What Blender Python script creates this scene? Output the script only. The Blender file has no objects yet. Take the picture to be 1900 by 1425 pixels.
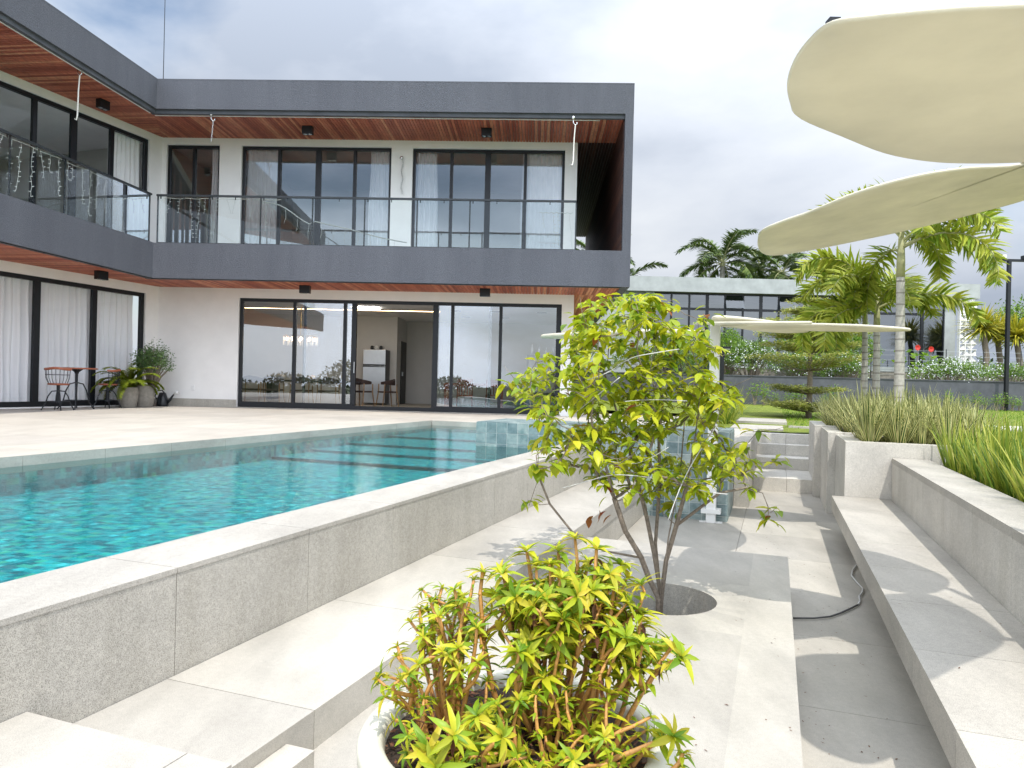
import bpy, bmesh, math, random
import numpy as np
from mathutils import Vector, Matrix
R_ = math.radians
scene = bpy.context.scene
# ------------------------------------------------------------------ camera
FPX, PITCH, ROLL, HC = 1329.85, 0.000578, -0.024334, 0.8
AP, AF, AL = 0.353164, 0.035679, 0.122245        # pool axis, front facade, left fascia (yaw, radians)
def _rot(p, r):
    cp, sp, cr, sr = math.cos(p), math.sin(p), math.cos(r), math.sin(r)
    return np.array([[1,0,0],[0,cp,-sp],[0,sp,cp]]) @ np.array([[cr,0,sr],[0,1,0],[-sr,0,cr]])
RM = _rot(PITCH, ROLL)
cd = bpy.data.cameras.new('camera'); cam = bpy.data.objects.new('camera', cd)
scene.collection.objects.link(cam); scene.camera = cam
cd.sensor_width = 36; cd.lens = 36*FPX/1900; cd.clip_start = 0.05; cd.clip_end = 2000
m4 = Matrix.Identity(4)
for i in range(3):
    m4[i][0] = RM[i,0]; m4[i][1] = RM[i,2]; m4[i][2] = -RM[i,1]
m4[2][3] = HC
cam.matrix_world = m4
# ------------------------------------------------------------------ sun, sky, exposure
CB, SB = math.cos(AP), math.sin(AP)
sv, su = .25, -.40                                # sun offset per unit height in pool axes
sdir = Vector((sv*CB+su*SB, -sv*SB+su*CB, 1)).normalized()
ELEV = math.asin(sdir.z); AZ = math.atan2(sdir.x, sdir.y)
sl = bpy.data.lights.new('sun', 'SUN'); sl.energy = 3.0; sl.angle = R_(0.53); sl.color = (1, .955, .88)
so = bpy.data.objects.new('sun', sl); scene.collection.objects.link(so)
so.rotation_euler = sdir.to_track_quat('Z', 'Y').to_euler(); so.location = (0,0,30)
w = bpy.data.worlds.new('World'); scene.world = w; w.use_nodes = True
SKYLOC = (-3.3, 8.2, 2.6)
def world():
    nt = w.node_tree; N = nt.nodes; Lk = nt.links; N.clear()
    out = N.new('ShaderNodeOutputWorld')
    sky = N.new('ShaderNodeTexSky'); sky.sky_type = 'NISHITA'; sky.sun_disc = False
    sky.sun_elevation = ELEV; sky.sun_rotation = AZ; sky.air_density = 1.2; sky.dust_density = 1.5
    bg = N.new('ShaderNodeBackground'); bg.inputs[1].default_value = .13
    Lk.new(sky.outputs[0], bg.inputs[0])
    tc = N.new('ShaderNodeTexCoord'); mp = N.new('ShaderNodeMapping')
    mp.inputs['Scale'].default_value = (1, 1, 2.6); mp.inputs['Location'].default_value = (3.1, .4, .9)
    Lk.new(tc.outputs['Generated'], mp.inputs[0])
    n1 = N.new('ShaderNodeTexNoise'); n1.inputs['Scale'].default_value = 1.7; n1.inputs['Detail'].default_value = 9
    n1.inputs['Roughness'].default_value = .52; n1.inputs['Distortion'].default_value = .35
    n2 = N.new('ShaderNodeTexNoise'); n2.inputs['Scale'].default_value = 1.7; n2.inputs['Detail'].default_value = 7
    n2.inputs['Roughness'].default_value = .52; n2.inputs['Distortion'].default_value = .12
    mp2 = N.new('ShaderNodeMapping'); mp2.inputs['Scale'].default_value = (1,1,2.2); mp2.inputs['Location'].default_value = SKYLOC
    Lk.new(tc.outputs['Generated'], mp2.inputs[0])
    Lk.new(mp.outputs[0], n1.inputs[0]); Lk.new(mp2.outputs[0], n2.inputs[0])
    r1 = N.new('ShaderNodeValToRGB'); e = r1.color_ramp.elements
    e[0].position = .30; e[0].color = (0,0,0,1); e[1].position = .46; e[1].color = (1,1,1,1)
    r2 = N.new('ShaderNodeValToRGB'); e = r2.color_ramp.elements
    e[0].position = .36; e[0].color = (.60,.68,.82,1); e[1].position = .66; e[1].color = (1.16,1.21,1.28,1)
    x = e.new(.50); x.color = (.90,.97,1.09,1)
    Lk.new(n1.outputs[0], r1.inputs[0]); Lk.new(n2.outputs[0], r2.inputs[0])
    cl = N.new('ShaderNodeBackground')
    dt = N.new('ShaderNodeVectorMath'); dt.operation = 'DOT_PRODUCT'; dt.inputs[1].default_value = tuple(sdir)   # clouds are brighter towards the sun
    Lk.new(tc.outputs['Generated'], dt.inputs[0])
    mr = N.new('ShaderNodeMapRange'); mr.interpolation_type = 'SMOOTHSTEP'
    for i, x in enumerate((-.28, .92, .58, 2.2)): mr.inputs[i+1].default_value = x
    Lk.new(dt.outputs['Value'], mr.inputs[0]); Lk.new(mr.outputs[0], cl.inputs[1])
    Lk.new(r2.outputs[0], cl.inputs[0])
    mx = N.new('ShaderNodeMixShader')
    Lk.new(r1.outputs[0], mx.inputs[0]); Lk.new(bg.outputs[0], mx.inputs[1]); Lk.new(cl.outputs[0], mx.inputs[2])
    Lk.new(mx.outputs[0], out.inputs[0])
world()
vs = scene.view_settings; vs.view_transform = 'Standard'; vs.look = 'None'; vs.exposure = 0.31; vs.gamma = 1; vs.use_curve_mapping = False
scene.cycles.max_bounces = 10; scene.cycles.transparent_max_bounces = 24; scene.cycles.caustics_reflective = False; scene.cycles.caustics_refractive = False

# ------------------------------------------------------------------ frames
def P(v, u, z): return (v*CB+u*SB, -v*SB+u*CB, z)
C0 = (-9.575, 19.319)
CF, SF = math.cos(AF), math.sin(AF)
def H(s, t, z): return (C0[0]+s*CF-t*SF, C0[1]-s*SF-t*CF, z)           # front wall: s right, t towards the pool
def L(s, t, z): return (C0[0]-s*SB+t*CB, C0[1]-s*CB-t*SB, z)           # left wall: s towards the viewer, t outwards
KS = H(.83, 1.85, 0)
CL, SL = math.cos(AL), math.sin(AL)
def K(s, t, z): return (KS[0]-s*SL+t*CL, KS[1]-s*CL-t*SL, z)           # left fascia
def W(x, y, z): return (x, y, z)
def ray(px, py): return RM @ np.array([(px-950)/FPX, 1, -(py-712.5)/FPX])
def at(px, py, Y):
    r = ray(px, py); t = Y/r[1]; return Vector((r[0]*t, Y, HC+r[2]*t))
def onz(px, py, z):
    r = ray(px, py); t = (z-HC)/r[2]; return Vector((r[0]*t, r[1]*t, z))

# ------------------------------------------------------------------ materials
MATS = {}
def newmat(name):
    m = bpy.data.materials.new(name); m.use_nodes = True; nt = m.node_tree
    b = nt.nodes['Principled BSDF']; MATS[name] = m
    return m, nt, b
def ramp(nt, stops):
    r = nt.nodes.new('ShaderNodeValToRGB'); el = r.color_ramp.elements
    el[0].position, el[0].color = stops[0][0], (*stops[0][1], 1)
    el[1].position, el[1].color = stops[-1][0], (*stops[-1][1], 1)
    for p, c in stops[1:-1]:
        x = el.new(p); x.color = (*c, 1)
    return r
def noise(nt, scale, detail=4, rough=.5, stretch=None, src=None):
    n = nt.nodes.new('ShaderNodeTexNoise'); n.inputs['Scale'].default_value = scale
    n.inputs['Detail'].default_value = detail; n.inputs['Roughness'].default_value = rough
    tc = nt.nodes.new('ShaderNodeTexCoord'); mp = nt.nodes.new('ShaderNodeMapping')
    if stretch: mp.inputs['Scale'].default_value = stretch
    if stretch and len(stretch) > 3: pass
    nt.links.new(tc.outputs['Object'], mp.inputs[0]); nt.links.new(mp.outputs[0], n.inputs[0])
    n['mp'] = mp.name
    return n
def mixc(nt, fac, a, b, mode='MIX'):
    m = nt.nodes.new('ShaderNodeMix'); m.data_type = 'RGBA'; m.blend_type = mode
    for sock, val in ((m.inputs[0], fac), (m.inputs[6], a), (m.inputs[7], b)):
        if hasattr(val, 'links') or hasattr(val, 'is_linked'): nt.links.new(val, sock)
        elif isinstance(val, (int, float)): sock.default_value = val
        else: sock.default_value = (*val, 1)
    return m.outputs[2]
def bump(nt, b, src, strength=.2, dist=.01):
    bp = nt.nodes.new('ShaderNodeBump'); bp.inputs['Strength'].default_value = strength; bp.inputs['Distance'].default_value = dist
    nt.links.new(src, bp.inputs['Height']); nt.links.new(bp.outputs[0], b.inputs['Normal'])
def simple(name, col, rough=.5, metal=0, var=.08, scale=8, bmp=0, bscale=60, spec=None):
    m, nt, b = newmat(name); n = noise(nt, scale, 6, .6)
    lo = tuple(max(0, c*(1-var)) for c in col); hi = tuple(min(1, c*(1+var)) for c in col)
    r = ramp(nt, [(.3, lo), (.7, hi)]); nt.links.new(n.outputs[0], r.inputs[0]); nt.links.new(r.outputs[0], b.inputs['Base Color'])
    b.inputs['Roughness'].default_value = rough; b.inputs['Metallic'].default_value = metal
    if spec is not None: b.inputs['Specular IOR Level'].default_value = spec
    if bmp:
        n2 = noise(nt, bscale, 3, .6); bump(nt, b, n2.outputs[0], bmp, .01)
    return m
def stone(name, col, rough=.6, fine=.30, streak=.13, bmp=.12, drip=False):
    m, nt, b = newmat(name)
    big = noise(nt, 1.1, 5, .6); st = noise(nt, 3.2, 6, .65, (1, .35, 1)); fi = noise(nt, 260, 2, .7); md = noise(nt, 42, 4, .7)
    isl = nt.nodes.new('ShaderNodeNewGeometry')
    c1 = tuple(c*(1-streak) for c in col); c2 = tuple(min(1, c*(1+streak)) for c in col)
    r1 = ramp(nt, [(.32, c1), (.68, c2)]); nt.links.new(st.outputs[0], r1.inputs[0])
    r2 = ramp(nt, [(.3, (.93,.92,.90)), (.7, (1.04,1.04,1.04))]); nt.links.new(big.outputs[0], r2.inputs[0])
    a = mixc(nt, 1, r1.outputs[0], r2.outputs[0], 'MULTIPLY')
    r3 = ramp(nt, [(.34, (1-fine*1.5,)*3), (.5, (1,1,1)), (.68, (1+fine*.7,)*3)]); nt.links.new(fi.outputs[0], r3.inputs[0])
    a = mixc(nt, .8, a, r3.outputs[0], 'MULTIPLY')
    r4 = ramp(nt, [(.3, (1-fine*.55,)*3), (.7, (1+fine*.25,)*3)]); nt.links.new(md.outputs[0], r4.inputs[0])
    a = mixc(nt, .8, a, r4.outputs[0], 'MULTIPLY')
    r5 = ramp(nt, [(0, (.89,.89,.89)), (1, (1.05,1.05,1.035))]); nt.links.new(isl.outputs['Random Per Island'], r5.inputs[0])
    a = mixc(nt, 1, a, r5.outputs[0], 'MULTIPLY')
    if drip:                                                   # rain streaks running down the slabs
        dn = noise(nt, 5, 5, .65, (1, 1, .10)); r6 = ramp(nt, [(.36, (.80,.79,.76)), (.56, (1.03,1.03,1.03))]); nt.links.new(dn.outputs[0], r6.inputs[0])
        a = mixc(nt, .45, a, r6.outputs[0], 'MULTIPLY')
    nt.links.new(a, b.inputs['Base Color']); b.inputs['Roughness'].default_value = rough
    bump(nt, b, fi.outputs[0], bmp, .004)
    return m
stone('stone', (.44,.415,.375), .6, .36, .15); stone('stone_floor', (.43,.405,.365), .5, .20, .15)
stone('stone_lit', (.60,.575,.53), .6, .32, .12); stone('stone_lit_wall', (.58,.555,.51), .65, .36, .09, .2, drip=True)  # lighter copies of the stone, fill light for dim faces put into the colour
stone('deck', (.47,.435,.385), .6, .12, .08, .05)
stone('stone_wall', (.47,.445,.40), .65, .42, .09, .2, drip=True)
simple('joint', (.16,.15,.14), .9)
simple('white_wall', (.87,.865,.86), .8, var=.03, scale=3, bmp=.06, bscale=120)
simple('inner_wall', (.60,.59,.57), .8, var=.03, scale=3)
simple('concrete', (.36,.385,.385), .8, var=.16, scale=1.6, bmp=.05)
def charcoal():
    m, nt, b = newmat('charcoal'); n = noise(nt, 70, 5, .7); big = noise(nt, 1.6, 6, .65, (1,1,.12))
    r = ramp(nt, [(.3, (.092,.099,.122)), (.7, (.120,.128,.154))]); nt.links.new(big.outputs[0], r.inputs[0])
    r2 = ramp(nt, [(.3, (.62,.62,.62)), (.7, (1.3,1.3,1.3))]); nt.links.new(n.outputs[0], r2.inputs[0])
    nt.links.new(mixc(nt, .9, r.outputs[0], r2.outputs[0], 'MULTIPLY'), b.inputs['Base Color'])
    b.inputs['Roughness'].default_value = .85; bump(nt, b, n.outputs[0], 1, .03)
charcoal()
simple('grey_wall', (.085,.09,.105), .85, var=.25, scale=2.5, bmp=.2)
simple('black_metal', (.012,.014,.018), .4, .3, var=.1)
simple('dark_metal', (.035,.04,.045), .4, .5, var=.15)
simple('white_metal', (.78,.78,.76), .35, 0, var=.02)
simple('steel', (.55,.57,.58), .35, .85, var=.04)
simple('chrome', (.75,.75,.75), .2, 1, var=.03)
simple('rope', (.75,.73,.68), .8)
simple('canopy', (.72,.685,.57), .65, var=.20, scale=2.6, bmp=.12, bscale=14)
simple('soil', (.035,.022,.014), .95, var=.6, scale=60, bmp=.9, bscale=70)
simple('mulch', (.16,.07,.035), .9, var=.6, scale=9)
simple('pot_cream', (.56,.55,.46), .55, var=.05, scale=5)
simple('pot_grey', (.27,.25,.22), .75, var=.2, scale=14, bmp=.1)
simple('bark', (.22,.18,.14), .85, var=.35, scale=40, bmp=.5, bscale=60)
simple('twig', (.33,.29,.23), .8, var=.3, scale=30)
simple('palm_bark', (.40,.38,.33), .85, var=.2, scale=25, bmp=.3)
simple('palm_ring', (.24,.22,.19), .9, var=.2, scale=25)
simple('crownshaft', (.34,.34,.17), .6, var=.2, scale=12)
simple('succulent', (.50,.25,.07), .45, var=.25, scale=12)
simple('succulent_red', (.42,.14,.05), .5, var=.3, scale=12)
simple('black_plastic', (.012,.014,.018), .35)
simple('white_plastic', (.8,.8,.8), .4, var=.02)
simple('dark_fabric', (.06,.035,.028), .7, var=.2)
simple('red_wood', (.30,.055,.03), .45, var=.25, scale=20)
simple('table_wood', (.32,.10,.05), .4, var=.25, scale=20)
simple('oak', (.34,.21,.11), .5, var=.2, scale=20)
simple('dark_table', (.03,.022,.02), .4, var=.2)
simple('dark_door', (.02,.017,.015), .5)
simple('flower_white', (.78,.80,.84), .6, var=.05)
simple('flower_red', (.60,.03,.02), .5, var=.2)
simple('ground_far', (.10,.12,.05), .95, var=.4, scale=.3)
simple('rubble', (.24,.22,.19), .95, var=.4, scale=7, bmp=.8, bscale=6)
simple('path', (.55,.52,.48), .8, var=.06)
simple('cable_white', (.6,.6,.58), .5); simple('cable_dark', (.07,.07,.07), .6)
simple('gold', (.5,.33,.12), .35, .8)
def grass():
    m, nt, b = newmat('lawn'); n = noise(nt, 2.2, 6, .7); f = noise(nt, 90, 3, .7)
    r = ramp(nt, [(.3, (.12,.17,.016)), (.5, (.20,.25,.02)), (.7, (.27,.30,.03))]); nt.links.new(n.outputs[0], r.inputs[0])
    r2 = ramp(nt, [(.3, (.55,.6,.5)), (.7, (1.25,1.25,1.1))]); nt.links.new(f.outputs[0], r2.inputs[0])
    nt.links.new(mixc(nt, 1, r.outputs[0], r2.outputs[0], 'MULTIPLY'), b.inputs['Base Color']); b.inputs['Roughness'].default_value = .9
    bump(nt, b, f.outputs[0], .8, .05)
grass()
def leafmat(name, cols, rough=.42, trans=.35, attr=None, edge=None, spec=.35):
    m, nt, b = newmat(name); g = nt.nodes.new('ShaderNodeNewGeometry')
    k = len(cols); r = ramp(nt, [(i/(k-1), c) for i, c in enumerate(cols)])
    nt.links.new(g.outputs['Random Per Island'], r.inputs[0]); col = r.outputs[0]
    if attr:
        a = nt.nodes.new('ShaderNodeAttribute'); a.attribute_name = 'rim'
        rr = ramp(nt, [(.40, (0,0,0)), (.64, (1,1,1))]); nt.links.new(a.outputs['Fac'], rr.inputs[0])
        col = mixc(nt, rr.outputs[0], col, edge)
    nt.links.new(col, b.inputs['Base Color']); b.inputs['Roughness'].default_value = rough; b.inputs['Specular IOR Level'].default_value = spec
    t = nt.nodes.new('ShaderNodeBsdfTranslucent'); nt.links.new(col, t.inputs[0])
    mx = nt.nodes.new('ShaderNodeMixShader'); mx.inputs[0].default_value = trans
    nt.links.new(b.outputs[0], mx.inputs[1]); nt.links.new(t.outputs[0], mx.inputs[2])
    nt.links.new(mx.outputs[0], nt.nodes['Material Output'].inputs[0])
leafmat('leaf_tree', [(.12,.22,.012),(.28,.37,.016),(.44,.49,.02),(.56,.55,.022),(.18,.29,.014),(.42,.47,.018),(.34,.42,.018),(.58,.52,.03)], trans=.42)
leafmat('leaf_dark', [(.05,.11,.012),(.10,.18,.018),(.16,.24,.02)])
leafmat('leaf_brown', [(.28,.10,.02),(.35,.16,.03),(.30,.05,.03)])
leafmat('leaf_pot', [(.20,.34,.018),(.40,.46,.02),(.56,.52,.025),(.32,.44,.02),(.12,.25,.015),(.52,.46,.03),(.60,.50,.05)])
leafmat('leaf_dry', [(.06,.025,.015),(.14,.05,.025),(.20,.10,.05)], .8, .1)
leafmat('leaf_strip', [(.035,.085,.015),(.07,.13,.02),(.12,.18,.03)], .45, .3, 'rim', (.66,.62,.27))
leafmat('leaf_iris', [(.07,.15,.02),(.20,.29,.03),(.40,.43,.06),(.52,.50,.10)], .45, .35)
leafmat('leaf_palm', [(.16,.26,.025),(.32,.40,.035),(.44,.45,.06),(.24,.33,.035)], .45, .3)
leafmat('leaf_coco', [(.05,.10,.025),(.10,.16,.035),(.17,.22,.06)], .4, .2)
leafmat('leaf_yellow', [(.40,.36,.03),(.54,.47,.04),(.18,.24,.03),(.48,.44,.04)], .5, .3)
leafmat('leaf_fern', [(.13,.19,.015),(.22,.28,.02),(.30,.34,.03)], .5, .35)
leafmat('leaf_sage', [(.08,.16,.05),(.13,.22,.08),(.17,.27,.10)], .5, .3)
leafmat('leaf_bush', [(.06,.14,.02),(.13,.24,.028),(.22,.34,.035),(.09,.18,.03)], .45, .3)
leafmat('leaf_hedge', [(.09,.19,.02),(.18,.32,.025),(.25,.38,.03)], .45, .35)
leafmat('leaf_layer', [(.18,.24,.04),(.36,.39,.08),(.52,.50,.18),(.26,.31,.07)], .5, .3)
leafmat('leaf_far', [(.03,.055,.015),(.06,.09,.02)], .6, .2)
def canopymat():
    m = MATS['canopy']; nt = m.node_tree; b = nt.nodes['Principled BSDF']
    t = nt.nodes.new('ShaderNodeBsdfTranslucent'); t.inputs[0].default_value = (.72,.68,.52,1)
    mx = nt.nodes.new('ShaderNodeMixShader'); mx.inputs[0].default_value = .30
    nt.links.new(b.outputs[0], mx.inputs[1]); nt.links.new(t.outputs[0], mx.inputs[2]); nt.links.new(mx.outputs[0], nt.nodes['Material Output'].inputs[0])
canopymat()
def curtain():
    m, nt, b = newmat('curtain'); b.inputs['Base Color'].default_value = (.95,.95,.965,1); b.inputs['Roughness'].default_value = .9
    n = noise(nt, 30, 3, .5, (1,1,.05)); bump(nt, b, n.outputs[0], .15, .01)
    t = nt.nodes.new('ShaderNodeBsdfTranslucent'); t.inputs[0].default_value = (.9,.91,.94,1)
    mx = nt.nodes.new('ShaderNodeMixShader'); mx.inputs[0].default_value = .15
    nt.links.new(b.outputs[0], mx.inputs[1]); nt.links.new(t.outputs[0], mx.inputs[2]); nt.links.new(mx.outputs[0], nt.nodes['Material Output'].inputs[0])
curtain()
def glass(name, tint, base, ior=1.5, wob=.012):
    m, nt, b = newmat(name); nt.nodes.remove(b)
    g = nt.nodes.new('ShaderNodeBsdfGlossy'); g.inputs['Roughness'].default_value = 0; g.inputs[0].default_value = (.9,.95,1,1)
    n = noise(nt, .9, 2, .4); bp = nt.nodes.new('ShaderNodeBump'); bp.inputs['Strength'].default_value = wob; bp.inputs['Distance'].default_value = .1
    nt.links.new(n.outputs[0], bp.inputs['Height']); nt.links.new(bp.outputs[0], g.inputs['Normal'])
    t = nt.nodes.new('ShaderNodeBsdfTransparent'); t.inputs[0].default_value = (*tint, 1)
    f = nt.nodes.new('ShaderNodeFresnel'); f.inputs[0].default_value = ior
    ad = nt.nodes.new('ShaderNodeMath'); ad.operation = 'ADD'; ad.use_clamp = True; ad.inputs[1].default_value = base
    nt.links.new(f.outputs[0], ad.inputs[0])
    mx = nt.nodes.new('ShaderNodeMixShader'); nt.links.new(ad.outputs[0], mx.inputs[0])
    nt.links.new(t.outputs[0], mx.inputs[1]); nt.links.new(g.outputs[0], mx.inputs[2]); nt.links.new(mx.outputs[0], nt.nodes['Material Output'].inputs[0])
glass('window_glass', (.96,.97,.98), .16); glass('clear_glass', (.98,.985,.99), .0, 1.25); glass('rail_glass', (.90,.95,.94), .02, 1.22); glass('far_glass', (.36,.42,.46), .09)
def water():
    m, nt, b = newmat('water'); nt.nodes.remove(b)
    n = noise(nt, 5, 4, .55, (.8, 1.5, 1)); n2 = noise(nt, 15, 4, .6, (.6,1.6,1))
    ad = nt.nodes.new('ShaderNodeMath'); ad.operation = 'MULTIPLY_ADD'; ad.inputs[1].default_value = .6
    nt.links.new(n2.outputs[0], ad.inputs[0]); nt.links.new(n.outputs[0], ad.inputs[2])
    bp = nt.nodes.new('ShaderNodeBump'); bp.inputs['Strength'].default_value = .4; bp.inputs['Distance'].default_value = .013
    nt.links.new(ad.outputs[0], bp.inputs['Height'])
    g = nt.nodes.new('ShaderNodeBsdfGlossy'); g.inputs['Roughness'].default_value = 0.02
    nt.links.new(bp.outputs[0], g.inputs['Normal'])
    t = nt.nodes.new('ShaderNodeBsdfTransparent'); t.inputs[0].default_value = (.66,.94,.96,1)
    f = nt.nodes.new('ShaderNodeFresnel'); f.inputs[0].default_value = 1.33; nt.links.new(bp.outputs[0], f.inputs['Normal'])
    mx = nt.nodes.new('ShaderNodeMixShader'); nt.links.new(f.outputs[0], mx.inputs[0])
    nt.links.new(t.outputs[0], mx.inputs[1]); nt.links.new(g.outputs[0], mx.inputs[2]); nt.links.new(mx.outputs[0], nt.nodes['Material Output'].inputs[0])
water()
def pooltile(name, cols, size, grout, vary=True, rough=.3):
    m, nt, b = newmat(name)
    tc = nt.nodes.new('ShaderNodeTexCoord'); mp = nt.nodes.new('ShaderNodeMapping'); mp.vector_type = 'TEXTURE'
    mp.inputs['Rotation'].default_value = (0,0,-AP); nt.links.new(tc.outputs['Object'], mp.inputs[0])
    vor = nt.nodes.new('ShaderNodeTexVoronoi'); vor.inputs['Scale'].default_value = 1/size; vor.inputs['Randomness'].default_value = 0
    nt.links.new(mp.outputs[0], vor.inputs['Vector'])
    sp = nt.nodes.new('ShaderNodeSeparateColor'); nt.links.new(vor.outputs['Color'], sp.inputs[0])
    r = ramp(nt, cols); nt.links.new(sp.outputs[0], r.inputs[0])
    n = noise(nt, 7, 6, .7, (.6,1.5,1)); r2 = ramp(nt, [(.32, (.45,.58,.60)), (.68, (1.45,1.33,1.30))]); nt.links.new(n.outputs[0], r2.inputs[0])  # stretched noise paints the water's rippling light into the tile colour
    nt.links.new(mixc(nt, 1, r.outputs[0], r2.outputs[0], 'MULTIPLY'), b.inputs['Base Color']); b.inputs['Roughness'].default_value = rough
pooltile('pool_floor', [(.0,(.002,.15,.19)), (.35,(.004,.29,.33)), (.75,(.008,.41,.44)), (.93,(.06,.42,.30)), (1,(.06,.58,.64))], .06, None, rough=.5)
pooltile('pool_edge', [(.0,(.02,.10,.12)), (1,(.03,.16,.18))], .1, None)
pooltile('spa_tile', [(0,(.13,.19,.20)), (.5,(.21,.28,.28)), (1,(.30,.36,.345))], .15, None)
simple('grout', (.55,.6,.58), .8)
def wood(name, cols):
    m, nt, b = newmat(name); g = nt.nodes.new('ShaderNodeNewGeometry')
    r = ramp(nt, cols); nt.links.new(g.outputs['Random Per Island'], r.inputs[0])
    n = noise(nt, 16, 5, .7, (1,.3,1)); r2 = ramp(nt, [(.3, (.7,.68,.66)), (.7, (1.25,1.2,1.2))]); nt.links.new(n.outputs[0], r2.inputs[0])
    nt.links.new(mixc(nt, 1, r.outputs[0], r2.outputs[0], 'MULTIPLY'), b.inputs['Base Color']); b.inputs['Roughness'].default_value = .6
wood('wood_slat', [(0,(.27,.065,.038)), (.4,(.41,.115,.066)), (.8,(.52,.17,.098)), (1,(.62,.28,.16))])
wood('wood_shaded', [(0,(.030,.010,.008)), (.5,(.055,.018,.012)), (1,(.09,.034,.02))])  # same timber with the passage's shade put into its colour
def emit(name, col, s):
    m, nt, b = newmat(name); b.inputs['Emission Color'].default_value = (*col, 1); b.inputs['Emission Strength'].default_value = s
    b.inputs['Base Color'].default_value = (*col, 1)
emit('lamp_warm', (1,.7,.38), 9); emit('lamp_white', (1,.97,.92), 22)

# ------------------------------------------------------------------ mesh builder
class MB:
    def __init__(s): s.v = []; s.f = []; s.m = []; s.a = []; s.mi = 0
    def add(s, vs, fs, attr=None):
        o = len(s.v); s.v += [tuple(x) for x in vs]; s.f += [tuple(i+o for i in f) for f in fs]; s.m += [s.mi]*len(fs)
        s.a += list(attr) if attr is not None else [0.0]*len(vs)
    def box(s, T, a0, a1, b0, b1, c0, c1):
        p = [T(a,b,c) for c in (c0,c1) for b in (b0,b1) for a in (a0,a1)]
        s.add(p, [(0,2,3,1),(4,5,7,6),(0,1,5,4),(2,6,7,3),(0,4,6,2),(1,3,7,5)])
    def prism(s, pts, thick):       # closed planar-ish outline (list of 3d), extruded by vector
        n = len(pts); th = Vector(thick)
        q = [Vector(p)+th for p in pts]
        s.add([tuple(p) for p in pts]+[tuple(p) for p in q], [tuple(range(n-1,-1,-1)), tuple(range(n,2*n))]+[(i,(i+1)%n,n+(i+1)%n,n+i) for i in range(n)])
    def tube(s, pts, rad, n=6, cap=True):
        pts = [Vector(p) for p in pts]
        if not hasattr(rad, '__len__'): rad = [rad]*len(pts)
        vs = []; prev = None
        for i, p in enumerate(pts):
            d = (pts[min(i+1,len(pts)-1)]-pts[max(i-1,0)])
            d = d.normalized() if d.length > 1e-9 else Vector((0,0,1))
            if prev is None:
                x = d.orthogonal().normalized()
            else:
                x = prev-d*prev.dot(d); x = x.normalized() if x.length > 1e-6 else d.orthogonal().normalized()
            prev = x; y = d.cross(x)
            for k in range(n):
                a = 2*math.pi*k/n; vs.append(p+(x*math.cos(a)+y*math.sin(a))*rad[i])
        fs = [(i*n+k, i*n+(k+1)%n, (i+1)*n+(k+1)%n, (i+1)*n+k) for i in range(len(pts)-1) for k in range(n)]
        if cap: fs += [tuple(range(n-1,-1,-1)), tuple((len(pts)-1)*n+k for k in range(n))]
        s.add(vs, fs)
    def lathe(s, T, prof, n=32):    # prof: (r, z)
        vs = [T(r*math.cos(2*math.pi*k/n), r*math.sin(2*math.pi*k/n), z) for r, z in prof for k in range(n)]
        fs = [(i*n+k, i*n+(k+1)%n, (i+1)*n+(k+1)%n, (i+1)*n+k) for i in range(len(prof)-1) for k in range(n)]
        s.add(vs, fs)
    def ball(s, c, r, n=6):
        c = Vector(c)
        s.lathe(lambda x,y,z: (c.x+x, c.y+y, c.z+z), [(r*math.sin(math.pi*i/n)+1e-5, -r*math.cos(math.pi*i/n)) for i in range(n+1)], n+2)
    def leaf(s, p, d, up, Ln, wd, droop=.25, fold=.15):
        p = Vector(p); d = Vector(d).normalized(); up = Vector(up); sd = d.cross(up)
        sd = sd.normalized() if sd.length > 1e-4 else d.orthogonal().normalized()
        nn = sd.cross(d).normalized(); vs = []
        prof = ((0,.06),(.22,.75),(.5,1),(.78,.62),(1,.02))
        for t, ww in prof:
            c = p+d*(Ln*t)-nn*(droop*Ln*t*t)
            vs += [c-sd*(wd*ww*.5)+nn*(fold*wd*ww), c, c+sd*(wd*ww*.5)+nn*(fold*wd*ww)]
        s.add(vs, [(3*i+j, 3*i+j+1, 3*i+j+4, 3*i+j+3) for i in range(4) for j in (0,1)], [1,0,1]*5)
    def leaf4(s, p, d, up, Ln, wd):
        p = Vector(p); d = Vector(d).normalized(); sd = d.cross(Vector(up))
        sd = sd.normalized() if sd.length > 1e-4 else d.orthogonal().normalized()
        s.add([p, p+d*Ln*.5-sd*wd*.5, p+d*Ln, p+d*Ln*.5+sd*wd*.5], [(0,1,2,3)])
    def blade(s, p, d0, Ln, wd, bend, n=5, side=None):
        p = Vector(p); d = Vector(d0).normalized(); vs = []; at_ = []
        hz = Vector((d.x, d.y, 0)); hz = hz.normalized() if hz.length > 1e-4 else Vector((1,0,0))
        sd = Vector(side).normalized() if side is not None else Vector((-hz.y, hz.x, 0))
        for i in range(n+1):
            t = i/n; ww = wd*(1-t**2.2)*(.65+.35*min(1,t*4))+.0008
            vs += [p-sd*ww*.5, p+sd.cross(d)*(-.12*ww), p+sd*ww*.5]; at_ += [1,0,1]
            p = p+d*(Ln/n); d = (d+Vector((hz.x*bend*.3, hz.y*bend*.3, -bend))*(1.0/n)*(.5+t)).normalized()
        s.add(vs, [(3*i+j, 3*i+j+1, 3*i+j+4, 3*i+j+3) for i in range(n) for j in (0,1)], at_)
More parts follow.
